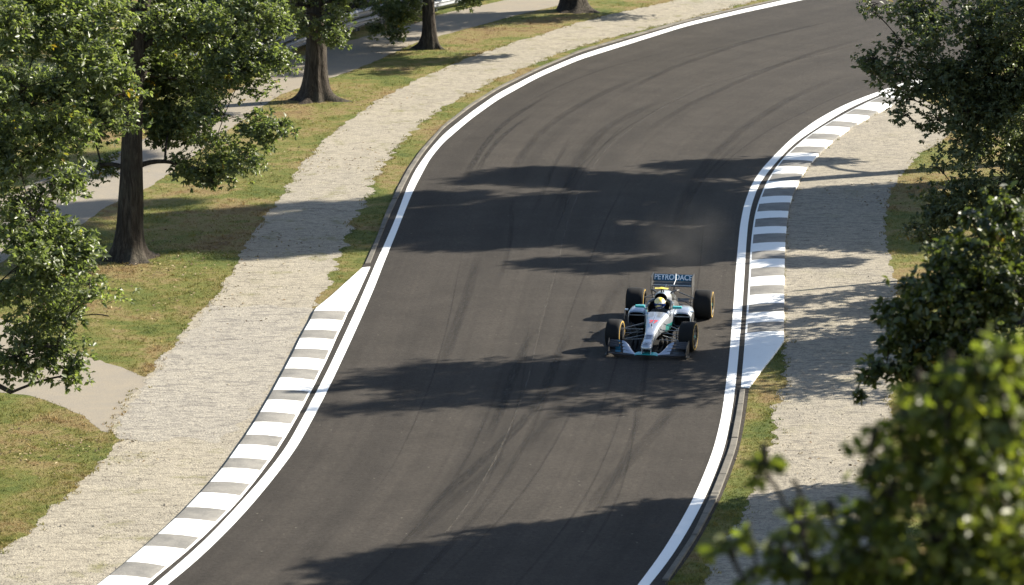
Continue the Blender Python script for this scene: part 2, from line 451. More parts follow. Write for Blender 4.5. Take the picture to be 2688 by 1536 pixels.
KERB_R = [  # white starts, white ends ... from the far end
    ((2478, 222), (2417, 214)), ((2444, 235), (2380, 228)), ((2405, 249), (2345, 242)), ((2372, 262), (2308, 255.5)),
    ((2339, 275), (2275, 269.5)), ((2307, 293), (2240, 287.5)), ((2280, 305), (2214, 302)), ((2250.7, 323), (2181, 319.6)),
    ((2228.6, 335.7), (2158, 334)), ((2205, 354), (2129, 352)), ((2184, 369.6), (2109, 367)), ((2168, 386.8), (2086, 387)),
    ((2146, 404), (2067, 404)), ((2133.5, 423.4), (2051, 421.5)), ((2117, 439.8), (2037, 439.5)), ((2106, 456), (2024, 459)),
    ((2098, 475.5), (2012, 479)), ((2089.6, 492), (2003, 499)), ((2079, 514.8), (1995, 519.5)), ((2074.5, 531.9), (1988.5, 538)),
    ((2069, 554.4), (1982.8, 558)), ((2067, 571.7), (1979, 577.5)), ((2064.5, 595), (1976, 599)), ((2063.3, 613), (1973.3, 618.5)),
    ((2061.5, 636.3), (1970.9, 642)), ((2060.4, 658), (1969.5, 663.7)), ((2060, 679.7), (1968, 685.5)), ((2059.6, 702), (1967, 707.7)),
    ((2059.3, 724.7), (1965.7, 731)), ((2058.8, 749), (1964, 754.4)), ((2058.8, 772.3), (1962.4, 777.7)), ((2058.4, 796.5), (1961.2, 803.4)),
    ((2058.3, 819), (1959.5, 825)), ((2058.2, 844.6), (1957.8, 852)), ((2058, 870), (1956, 877))]
GRAVEL_L_OUT = [(1846, -12), (1760, 4), (1600, 39), (1521, 59), (1414, 93), (1307, 125), (1200, 164), (1146, 187.5), (1075, 221), (1003.6, 257), (928.6, 307), (850, 371), (789, 428.6), (743, 507), (707, 557), (653.6, 632), (610.7, 703.6), (578.6, 757), (550, 803.6), (514, 825), (493, 857), (468, 893), (428.6, 928.6), (410.7, 971), (385.7, 992), (371, 1022), (330, 1059), (284, 1127), (303, 1152), (285.7, 1191), (228.6, 1244.6), (193, 1287), (150, 1327), (89, 1384), (36, 1419.6), (0, 1448), (-90, 1530)]
GRAVEL_L_IN = [(2020, -5), (1943, 13), (1800, 51), (1600, 101), (1521, 122), (1450, 150), (1378.6, 178), (1307, 206), (1271, 227), (1200, 262), (1128.6, 303.6), (1075, 353.6), (1025, 414), (1001, 448), (979, 484), (965, 520), (943, 556), (924, 592), (907.7, 648), (894.5, 673), (881, 706), (865, 739), (843, 775), (826, 803), (824.5, 814)]
GRAVEL_R_OUT = [(2560, 320), (2500, 345), (2457, 378.6), (2400, 416), (2367, 455), (2339.6, 499), (2323, 554), (2324.5, 592), (2328.6, 647), (2337, 702), (2348, 740.7), (2353, 800), (2356, 900), (2352, 1000), (2338, 1100), (2315, 1250), (2285, 1400), (2245, 1560)]
GRAVEL_R_IN = [(2059, 896), (2060.5, 967), (2052, 1044), (2036, 1066), (2027, 1096), (2038, 1123), (2028, 1165), (2005, 1230), (1948, 1337), (1905, 1420), (1857, 1510), (1830, 1560)]
PATH_LOW = [(-60, 720), (100, 640), (173, 607), (215, 590), (247, 568), (300, 530), (375.8, 503.6), (396, 490), (560, 370), (732, 250), (793, 229), (853, 208), (900, 196), (985.7, 161), (1039, 136), (1086, 114), (1150, 96), (1236, 73), (1361, 39), (1468, 14), (1539, 0), (1620, -16)]
PATH_UP = [(-60, 555), (100, 488), (173, 459), (284, 421), (316, 410), (560, 275), (747, 160), (795, 147), (905, 111), (968.6, 93), (1087, 64), (1146, 40), (1236, 20), (1320, 2), (1400, -16)]
SIDE_UP = [(-80, 790), (0, 835), (100, 888), (205, 935), (230, 938), (300, 958), (340, 975), (392, 996)]
SIDE_LOW = [(286, 1136), (280, 1139), (257.5, 1127), (226.6, 1100), (195.7, 1082), (144, 1059), (92.7, 1041), (51.5, 1034.5), (0, 1030), (-80, 1030)]


def flat_poly(name, pts, z, mat, kind='structure'):
    m = MB(); m.add([(p[0], p[1], z) for p in pts], [list(range(len(pts)))])
    o = m.build(name, mat, smooth=False)
    o['kind'] = kind
    return o


def strip(name, a, b, z, mat, uvlen=None, n=None):
    n = n or max(len(a), len(b))
    a, b = resample(a, n), resample(b, n)
    mid = (a + b) / 2
    s = np.r_[0, np.cumsum(np.linalg.norm(np.diff(mid, axis=0), axis=1))]
    m = MB()
    vs = [(*p, z) for p in a] + [(*p, z) for p in b]
    m.add(vs, [(i, i + 1, n + i + 1, n + i) for i in range(n - 1)])
    o = m.build(name, mat, smooth=False)
    uv = o.data.uv_layers.new(name='UVMap')
    for lp in o.data.loops:
        i = lp.vertex_index
        uv.data[lp.index].uv = (0.0, s[i]) if i < n else (1.0, s[i - n])
    o['kind'] = 'structure'
    return o, s


# ground sheet out to the horizon
g = MB(); R = 900
g.add([(-R, -R, 0), (R, -R, 0), (R, R, 0), (-R, R, 0)], [(0, 1, 2, 3)])
g.build('ground', M['turf'], smooth=False)['kind'] = 'structure'

lo_, li_ = smooth_line(LINE_L_OUT, ext=(16, 12)), smooth_line(LINE_L_IN, ext=(16, 12))
rl_, rr_ = smooth_line(LINE_R_L, ext=(10, 12)), smooth_line(LINE_R_R, ext=(10, 12))
# asphalt reaches a little past the edge lines, up to kerbs and edging
def offset(q, d):
    t = np.gradient(q, axis=0); t /= np.linalg.norm(t, axis=1)[:, None]
    return q + np.stack([t[:, 1], -t[:, 0]], 1) * d


def signed_toward(q, d, ref):
    a, b = offset(q, d), offset(q, -d)
    return a if np.linalg.norm(a.mean(0) - ref) < np.linalg.norm(b.mean(0) - ref) else b


road_l, road_r = signed_toward(lo_, 0.30, np.array([-80, 60.])), signed_toward(rr_, 0.30, np.array([80, 60.]))
ROAD_OBJ, _ = strip('road', road_l, road_r, 0.010, M['asphalt'], n=420)
strip('edge_line', lo_, li_, 0.015, M['line'], n=360)
strip('edge_line', rl_, rr_, 0.015, M['line'], n=360)

# gravel verges, paths
gl_out = rough(smooth_line(GRAVEL_L_OUT, sig=0.25), 0.16, 1.1, seed=3.1)
kerb_l_o = ground_at([p[0] for p in KERB_L], 0.06)
kerb_l_i = ground_at([p[1] for p in KERB_L])
kerb_r_o = ground_at([p[0] for p in KERB_R], 0.06)
kerb_r_i = ground_at([p[1] for p in KERB_R])
gl_in = np.vstack([rough(smooth_line(GRAVEL_L_IN, sig=0.25), 0.22, 1.5, seed=8.3), smooth_line(kerb_l_o + np.array([0.06, 0]), world=True, sig=0.3)])
GRAVEL_L_POLY = np.vstack([gl_out, gl_in[::-1]])
flat_poly('gravel_verge', GRAVEL_L_POLY, 0.004, M['gravel_l'])
gr_out = rough(smooth_line(GRAVEL_R_OUT, sig=0.3), 0.14, 1.2, seed=5.7)
gr_in = np.vstack([smooth_line(kerb_r_o[2:] - np.array([0.06, 0]), world=True, sig=0.3), rough(smooth_line(GRAVEL_R_IN, sig=0.25), 0.2, 1.5, seed=1.9)])
GRAVEL_R_POLY = np.vstack([gr_out, gr_in[::-1]])
flat_poly('gravel_verge', GRAVEL_R_POLY, 0.004, M['gravel_r'])
# the freshly spread coarse patch on the left verge
COARSE = [(548, 800), (640, 806), (720, 802), (800, 812), (818, 822), (770, 905), (700, 1030), (640, 1120), (560, 1160), (470, 1150), (380, 1160), (318, 1150), (296, 1128), (332, 1066), (378, 1026), (392, 992), (418, 974), (436, 934), (474, 898), (500, 860), (520, 832)]
COARSE_POLY = rough(np.vstack([ground_at(COARSE), ground_at(COARSE[:1])]), 0.25, 1.2, seed=2.2)
flat_poly('gravel_patch', COARSE_POLY, 0.007, M['gravel_c'])
p_lo, p_up = rough(smooth_line(PATH_LOW, sig=0.5), 0.07, 1.5, seed=4.4), rough(smooth_line(PATH_UP, sig=0.5), 0.07, 1.5, seed=6.6)
PATH_POLY = np.vstack([p_lo, p_up[::-1]])
flat_poly('path', PATH_POLY, 0.006, M['path'])
s_up, s_lo = rough(smooth_line(SIDE_UP, sig=0.2), 0.06, 1.5, seed=9.4), rough(smooth_line(SIDE_LOW, sig=0.2), 0.06, 1.5, seed=7.6)
SIDE_POLY = np.vstack([s_up, s_lo])
flat_poly('path', SIDE_POLY, 0.002, M['path'])


# low concrete edging along the asphalt, laid in lengths
def edging(a, b, h, L=1.6):
    a, b = smooth_line(a, sig=0.5), smooth_line(b, sig=0.5)
    tot = np.linalg.norm(np.diff(a, axis=0), axis=1).sum()
    n = int(tot / 0.2)
    a, b = resample(a, n), resample(b, n)
    m = MB(); per = int(L / 0.2); i = 0
    while i < n - 2:
        j = min(i + per, n - 1)
        rings = []
        dz = random.uniform(-0.008, 0.008)
        for k in range(i, j + 1):
            f = 0.06 if k == j else 0.0
            A, B = a[k], b[k]
            if k == j: A, B = a[k] * 0.85 + a[k - 1] * 0.15, b[k] * 0.85 + b[k - 1] * 0.15
            rings.append([(A[0], A[1], 0), (A[0], A[1], h + dz), (B[0], B[1], h + dz), (B[0], B[1], 0)])
        m.loft(rings)
        i = j
    o = m.build('concrete_edging', M['edging'], smooth=False, bevel=0.01)
    o['kind'] = 'structure'


edging(EDGE_L_OUT, EDGE_L_IN, 0.045, 2.2)
edging(EDGE_R_L, EDGE_R_R, 0.06, 1.5)
PATH_EDGE = smooth_line(PATH_UP, sig=0.5)
edging([(x, y) for x, y in PATH_UP[:6]], [(x + 3, y - 6) for x, y in PATH_UP[:6]], 0.08, 2.0)


# painted kerbs: a cambered concrete strip, white and grey
def kerb(pairs, first_white, taper, z0=0.014, h=0.05):
    m = MB()
    prof = [(0.0, 0.0), (0.05, 0.012), (0.2, 0.028), (0.45, 0.047), (0.75, 0.056), (0.97, 0.052), (1.0, 0.046)]
    prof = [(u, z * h / 0.05) for u, z in prof]

    def ring(o, i):
        r = [(i[0], i[1], 0.0)]
        r += [(i[0] + (o[0] - i[0]) * u, i[1] + (o[1] - i[1]) * u, z0 + z) for u, z in prof]
        r.append((o[0], o[1], 0.0))
        return r
    O = [ground_at(p[0], 0.06)[0] for p in pairs]; I = [ground_at(p[1])[0] for p in pairs]
    # even out the hand-read stations
    def sm(P):
        P = np.array(P); Q = P.copy()
        Q[1:-1] = 0.25 * P[:-2] + 0.5 * P[1:-1] + 0.25 * P[2:]
        t = P[2:] - P[:-2]; t /= np.linalg.norm(t, axis=1)[:, None]
        dlt = Q[1:-1] - P[1:-1]
        P[1:-1] += dlt - t * (dlt * t).sum(1)[:, None]      # move across the kerb only
        return P
    O, I = sm(O), sm(I)
    for k in range(len(pairs) - 1):
        white = (k % 2 == 0) == first_white
        rings = [ring(O[k] + (O[k + 1] - O[k]) * t, I[k] + (I[k + 1] - I[k]) * t) for t in (0, 0.5, 1)]
        rim = lambda i, j, w=white: 0 if (w or j == 1) else 1
        m.loft(rings, closed=False, cap0=False, cap1=False, matf=rim)
    # end ramp: all white, narrowing to the road
    rings = [ring(np.array(a), np.array(b)) for a, b in taper]
    n = len(rings)
    for q in range(1, n):
        f = max(0.12, 1 - q / (n - 1) * 0.75)
        rings[q] = [(x, y, 0.0 if z == 0 else z0 + (z - z0) * f) for x, y, z in rings[q]]
    m.loft(rings, closed=False, cap0=False, cap1=True)
    o = m.build('kerb', [M['kerb_white'], M['kerb_grey']], smooth=True, angle=0.5)
    o['kind'] = 'structure'


def taper_of(pts):
    return [(ground_at(a, 0.06 * (1 - k / (len(pts) - 1) * .75))[0], ground_at(b)[0]) for k, (a, b) in enumerate(pts)]


kerb(KERB_L, False, taper_of([((824, 817), (914.3, 820)), ((830, 808), (921, 812)), ((870, 776), (940, 772)), ((912, 738), (956, 737)), ((950, 704), (972, 702))]))
kerb(KERB_R, True, taper_of([((2058, 870), (1956, 877)), ((2058.5, 893), (1954.5, 903)), ((2036, 925.6), (1952, 935)), ((1997, 975), (1948, 980)), ((1966, 1019), (1945, 1018))]))


# rubber on the road and the pale construction joint
def trace(name, pts, w, mat, z=0.0125, fade=0.2):
    c = smooth_line(pts, step=0.3, sig=1.2)
    a, b = offset(c, w / 2), offset(c, -w / 2)
    o, s = strip(name, a, b, z, mat, n=len(c))
    n = len(c)
    f = np.clip(np.minimum(np.linspace(0, 1, n), np.linspace(1, 0, n)) / max(fade, 1e-3), 0, 1)
    at = o.data.attributes.new('tint', 'FLOAT', 'POINT')
    at.data.foreach_set('value', np.r_[f, f].astype(np.float32))
    return o


for k, (pts, w, mt) in enumerate([
        ([(1450, 245), (1407, 271), (1355, 300), (1307, 339), (1280, 370), (1257, 403.6), (1232, 446), (1215, 480)], 0.24, 'mark'),
        ([(1400, 300), (1353.6, 328.6), (1300, 375), (1268, 421), (1250, 455)], 0.2, 'mark'),
        ([(1700, 195), (1586, 243), (1515, 280), (1450, 321), (1410, 356), (1378.6, 393), (1353.6, 439), (1335, 480)], 0.34, 'mark_soft'),
        ([(1780, 250), (1690, 285), (1600, 328), (1560, 365), (1532, 400), (1510, 439), (1490, 500), (1470, 590)], 0.4, 'mark_soft'),
        ([(1400, 860), (1343, 993), (1311, 1093), (1275, 1158)], 0.24, 'mark'),
        ([(1500, 860), (1457, 957), (1414, 1057), (1382, 1107), (1310.7, 1168), (1239, 1235.7), (1150, 1318), (1060, 1400)], 0.26, 'mark'),
        ([(1350, 1170), (1293, 1228.6), (1221, 1289), (1143, 1357), (1060, 1430)], 0.28, 'mark_soft'),
        ([(1790, 1040), (1736, 1118), (1650, 1207), (1596, 1279), (1540, 1340)], 0.34, 'mark_soft'),
        ([(1640, 720), (1580, 830), (1520, 950), (1460, 1080), (1380, 1180), (1290, 1270)], 0.34, 'mark_soft'),
        ([(1260, 660), (1225, 780), (1190, 880), (1150, 990)], 0.28, 'mark_soft'),
        ([(2290, 95), (2100, 150), (1960, 205), (1800, 280), (1690, 350)], 0.36, 'mark_soft'),
        ([(2240, 190), (2080, 255), (1960, 330), (1860, 420), (1800, 520), (1770, 640)], 0.4, 'mark_soft'),
        ([(2160, 60), (1960, 110), (1760, 180), (1620, 250)], 0.34, 'mark_soft')]):
    trace('tyre_mark', pts, w, M[mt], z=0.0120 + 0.0003 * k)
AL, AR = resample(road_l, 420), resample(road_r, 420)
for k in range(20):
    u0 = [0.30, 0.335, 0.38, 0.41, 0.46, 0.5, 0.53, 0.56, 0.6, 0.63, 0.665, 0.7, 0.74, 0.77, 0.8, 0.83, 0.23, 0.26, 0.87, 0.48][k]
    i0 = int(RNG.integers(20, 300)); ln = int(RNG.integers(50, 130))
    ii = np.arange(i0, min(418, i0 + ln))
    uu = u0 + 0.06 * np.sin(np.linspace(0, 1.6, len(ii)) + RNG.uniform(0, 3)) - 0.03
    q = AL[ii] * (1 - uu[:, None]) + AR[ii] * uu[:, None]
    w_ = RNG.uniform(0.05, 0.17)
    o_, s_ = strip('tyre_mark', offset(q, w_ / 2), offset(q, -w_ / 2), 0.0112 + 0.00003 * k, M['mark_fine'], n=len(ii))
    f_ = np.clip(np.minimum(np.linspace(0, 1, len(ii)), np.linspace(1, 0, len(ii))) * 4, 0, 1)
    at_ = o_.data.attributes.new('tint', 'FLOAT', 'POINT'); at_.data.foreach_set('value', np.r_[f_, f_].astype(np.float32))
trace('road_joint', [(2420, 45), (2300, 77), (2175, 107), (2057, 146), (1907, 200), (1818, 239), (1700, 305), (1593, 389), (1550, 446), (1514, 520), (1487, 590), (1461, 707), (1424, 833), (1410, 890), (1393, 978.6), (1360, 1075), (1310.7, 1189), (1257, 1285.7), (1210, 1352), (1130, 1450)], 0.045, M['seam'], z=0.0165, fade=0.02)


# ------------------------------------------------------------------ scattered small stuff on the ground
def inside(P, poly):
    x, y = P[:, 0], P[:, 1]
    c = np.zeros(len(P), bool)
    px, py = poly[:, 0], poly[:, 1]
    j = len(poly) - 1
    for i in range(len(poly)):
        if py[i] != py[j]:
            m = ((py[i] > y) != (py[j] > y)) & (x < (px[j] - px[i]) * (y - py[i]) / (py[j] - py[i]) + px[i])
            c ^= m
        j = i
    return c


def coarse(poly, n=160):
    return resample(np.vstack([poly, poly[:1]]), n)[:-1]


ROAD_POLY = np.vstack([road_l, road_r[::-1]])
KERBL_POLY = np.vstack([kerb_l_o, ground_at([(390, 1540)]), kerb_l_i[::-1], ground_at([(972, 700), (952, 702)])])
KERBR_POLY = np.vstack([kerb_r_o, ground_at([(2059, 893), (1966, 1020), (1944, 1017)]), kerb_r_i[::-1]])
HARD = [coarse(p, k) for p, k in ((ROAD_POLY, 200), (PATH_POLY, 200), (SIDE_POLY, 120), (KERBL_POLY, 160), (KERBR_POLY, 160))]
GRAV = [coarse(GRAVEL_L_POLY, 320), coarse(GRAVEL_R_POLY, 240)]


def scatter(n, keep_gravel, margin=120):
    px = np.stack([RNG.uniform(-margin, 2688 + margin, n), RNG.uniform(-40, 1536 + margin, n)], 1)
    w = ground_at(px)
    ok = np.ones(n, bool)
    for h in HARD: ok &= ~inside(w, h)
    ing = np.zeros(n, bool)
    for h in GRAV: ing |= inside(w, h)
    return w[ok & (ing if keep_gravel else ~ing)]


def raw_mesh(name, V, loops, starts, totals, mat, parent=None, attr=None):
    me = bpy.data.meshes.new(name)
    me.vertices.add(len(V)); me.vertices.foreach_set('co', np.ascontiguousarray(V, np.float32).ravel())
    me.loops.add(len(loops)); me.loops.foreach_set('vertex_index', loops.astype(np.int32))
    me.polygons.add(len(starts)); me.polygons.foreach_set('loop_start', starts.astype(np.int32))
    if attr is not None:
        a = me.attributes.new('tint', 'FLOAT', 'POINT'); a.data.foreach_set('value', attr.astype(np.float32))
    me.materials.append(mat)
    me.update(calc_edges=True)
    o = bpy.data.objects.new(name, me)
    COL.objects.link(o)
    if parent is not None: o.parent = parent
    return o


def tri_mesh(name, V, F, mat, parent=None, attr=None):
    F = np.asarray(F)
    k = F.shape[1]
    return raw_mesh(name, V, F.ravel(), np.arange(len(F)) * k, np.full(len(F), k), mat, parent, attr)


def unit(v): return v / (np.linalg.norm(v, axis=-1, keepdims=True) + 1e-9)


def grass_tufts():
    w = scatter(420000, False)
    d = np.array([noise.noise((p[0] * 0.9, p[1] * 0.9, 4.2)) for p in w])
    w = w[RNG.uniform(0, 1, len(w)) < 0.55 + 0.5 * d]
    n = len(w); B = 3
    base = np.repeat(np.c_[w, np.zeros(n)], B, 0)
    tint = np.repeat(RNG.uniform(0, 1, n), B) * 0.6 + RNG.uniform(0, 0.4, n * B)
    base[:, :2] += RNG.normal(0, 0.04, (n * B, 2))
    ang = RNG.uniform(0, 2 * PI, n * B)
    hgt = RNG.uniform(0.015, 0.042, n * B) * np.repeat(RNG.uniform(0.6, 1.3, n), B)
    sd = np.c_[np.cos(ang), np.sin(ang), 0 * ang] * RNG.uniform(0.004, 0.010, n * B)[:, None]
    lean = np.c_[RNG.normal(0, 0.6, (n * B, 2)), np.ones(n * B)] * hgt[:, None]
    V = np.stack([base - sd, base + sd, base + lean], 1).reshape(-1, 3)
    o = tri_mesh('grass', V, np.arange(len(V)).reshape(-1, 3), M['blades'], attr=np.repeat(tint, 3))
    tag(o, 'short mottled green and straw coloured turf on the verges', 'grass', kind='stuff')


grass_tufts()


def long_tufts():
    w = scatter(26000, False)
    w = w[np.array([noise.noise((p[0] * 0.6, p[1] * 0.6, 7.7)) for p in w]) > 0.12]
    n = len(w); B = 7
    base = np.repeat(np.c_[w, np.zeros(n)], B, 0); base[:, :2] += RNG.normal(0, 0.035, (n * B, 2))
    ang = RNG.uniform(0, 2 * PI, n * B); h = RNG.uniform(0.04, 0.10, n * B)
    sd = np.c_[np.cos(ang), np.sin(ang), 0 * ang] * 0.008
    lean = np.c_[RNG.normal(0, 0.6, (n * B, 2)), np.ones(n * B)] * h[:, None]
    V = np.stack([base - sd, base + sd, base + lean], 1).reshape(-1, 3)
    o = tri_mesh('grass', V, np.arange(len(V)).reshape(-1, 3), M['blades'], attr=np.repeat(np.repeat(RNG.uniform(.35, 1, n), B), 3))
    tag(o, 'clumps of longer unmown grass standing in the turf', 'grass', kind='stuff')


long_tufts()


def verge_weeds():
    """longer ragged tufts where turf meets gravel and kerb"""
    E = [GRAVEL_L_POLY, gr_in, gr_out]
    V = []; T = []
    for e, dens in ((gl_out, 7), (gl_in[:int(len(gl_in) * 0.75)], 9), (gr_in, 7), (gr_out, 7)):
        L = np.linalg.norm(np.diff(e, axis=0), axis=1).sum()
        q = resample(e, max(4, int(L * dens)))
        q = q[np.array([noise.noise((p[0] * 0.8, p[1] * 0.8, 1.0)) for p in q]) > -0.12]
        q = q + RNG.normal(0, 0.09, q.shape)
        for p in q:
            t0 = RNG.uniform(0.2, 0.65)
            for b in range(6):
                a = RNG.uniform(0, 2 * PI); h = RNG.uniform(0.025, 0.075)
                c = np.array([p[0] + RNG.normal(0, 0.03), p[1] + RNG.normal(0, 0.03), 0.0])
                s = np.array([math.cos(a), math.sin(a), 0]) * RNG.uniform(0.006, 0.014)
                V += [c - s, c + s, c + np.array([RNG.normal(0, 0.5) * h, RNG.normal(0, 0.5) * h, h])]
                T += [t0 + RNG.uniform(0, 0.35)] * 3
    V = np.array(V)
    o = tri_mesh('grass', V, np.arange(len(V)).reshape(-1, 3), M['blades'], attr=np.array(T))
    tag(o, 'ragged longer tufts along the gravel edges', 'grass', kind='stuff')


verge_weeds()


def pebbles():
    w = scatter(70000, True)
    w = w[np.array([noise.noise((p[0] * 0.7, p[1] * 0.7, 9.0)) for p in w]) + RNG.normal(0, .25, len(w)) > 0.05]
    n = len(w)
    s = RNG.uniform(0.008, 0.022, n) * np.where(RNG.uniform(0, 1, n) > 0.97, 1.9, 1.0)
    oct_ = np.array([(1, 0, 0), (0, 1, 0), (-1, 0, 0), (0, -1, 0), (0, 0, 1)], float)
    J = RNG.uniform(0.6, 1.3, (n, 5, 3))
    V = oct_[None] * J * s[:, None, None]
    V[:, :, 2] *= 0.75
    V[:, :, 0] += w[:, 0:1]; V[:, :, 1] += w[:, 1:2]; V[:, :, 2] += 0.006
    F = np.array([(0, 1, 4), (1, 2, 4), (2, 3, 4), (3, 0, 4)])
    F = (F[None] + (np.arange(n) * 5)[:, None, None]).reshape(-1, 3)
    o = tri_mesh('gravel', V.reshape(-1, 3), F, M['stone'])
    tag(o, 'loose pebbles lying on the pale verges', 'gravel', kind='stuff')


pebbles()


def litter():
    P = []
    for (px, py, sp, k) in ((335, 690, 2.0, 420), (828, 268, 2.2, 300), (1127, 131, 2.0, 160), (600, 640, 2.6, 260), (430, 800, 2.2, 160), (150, 1180, 1.6, 160), (700, 430, 2.5, 120), (2400, 520, 1.6, 160), (2100, 1200, 2.0, 90), (900, 420, 2.5, 80)):
        c = ground_at((px, py))[0]
        P.append(c + RNG.normal(0, sp * 0.6, (k, 2)))
    w = np.vstack(P)
    for h in HARD[:1]: w = w[~inside(w, h)]
    n = len(w)
    a = RNG.uniform(0, 2 * PI, n)
    D = np.c_[np.cos(a), np.sin(a), RNG.normal(0, .25, n)]
    N = np.c_[RNG.normal(0, .35, (n, 2)), np.ones(n)]
    o = leaves('fallen_leaves', np.c_[w, RNG.uniform(0.012, 0.035, n)], D, N, RNG.uniform(.05, .11, n), RNG.uniform(.03, .06, n), RNG.uniform(0, 1, n), M['litter'], None)
    tag(o, 'dry brown leaves fallen on turf and gravel under the trees', 'fallen leaves', kind='stuff')


# ------------------------------------------------------------------ trees
def leaves(name, P, D, N, L, W, tint, mat, parent, fine=False):
    n = len(P)
    D = unit(D); N = N - D * (N * D).sum(1)[:, None]; N = unit(N)
    S = np.cross(N, D)
    L, W = L[:, None], W[:, None]
    if fine:
        vs = [P, P + D * L * 0.28 - S * W * 0.42 + N * W * 0.12, P + D * L * 0.66 - S * W * 0.46 + N * W * 0.12 - N * L * 0.06,
              P + D * L - N * L * 0.2, P + D * L * 0.66 + S * W * 0.46 + N * W * 0.12 - N * L * 0.06, P + D * L * 0.28 + S * W * 0.42 + N * W * 0.12]
        V = np.stack(vs, 1).reshape(-1, 3)
        F = np.array([(0, 1, 2, 3), (0, 3, 4, 5)]); k = 6
    else:
        vs = [P, P + D * L * 0.55 - S * W * 0.5 + N * W * 0.16, P + D * L - N * L * 0.12, P + D * L * 0.55 + S * W * 0.5 + N * W * 0.16]
        V = np.stack(vs, 1).reshape(-1, 3)
        F = np.array([(0, 1, 2), (0, 2, 3)]); k = 4
    F = (F[None] + (np.arange(n) * k)[:, None, None]).reshape(-1, F.shape[1])
    return tri_mesh(name, V, F, mat, parent, np.repeat(tint, k))


litter()


def bez(a, b, c, n):
    t = np.linspace(0, 1, n)[:, None]
    return (1 - t) ** 2 * a + 2 * t * (1 - t) * b + t * t * c


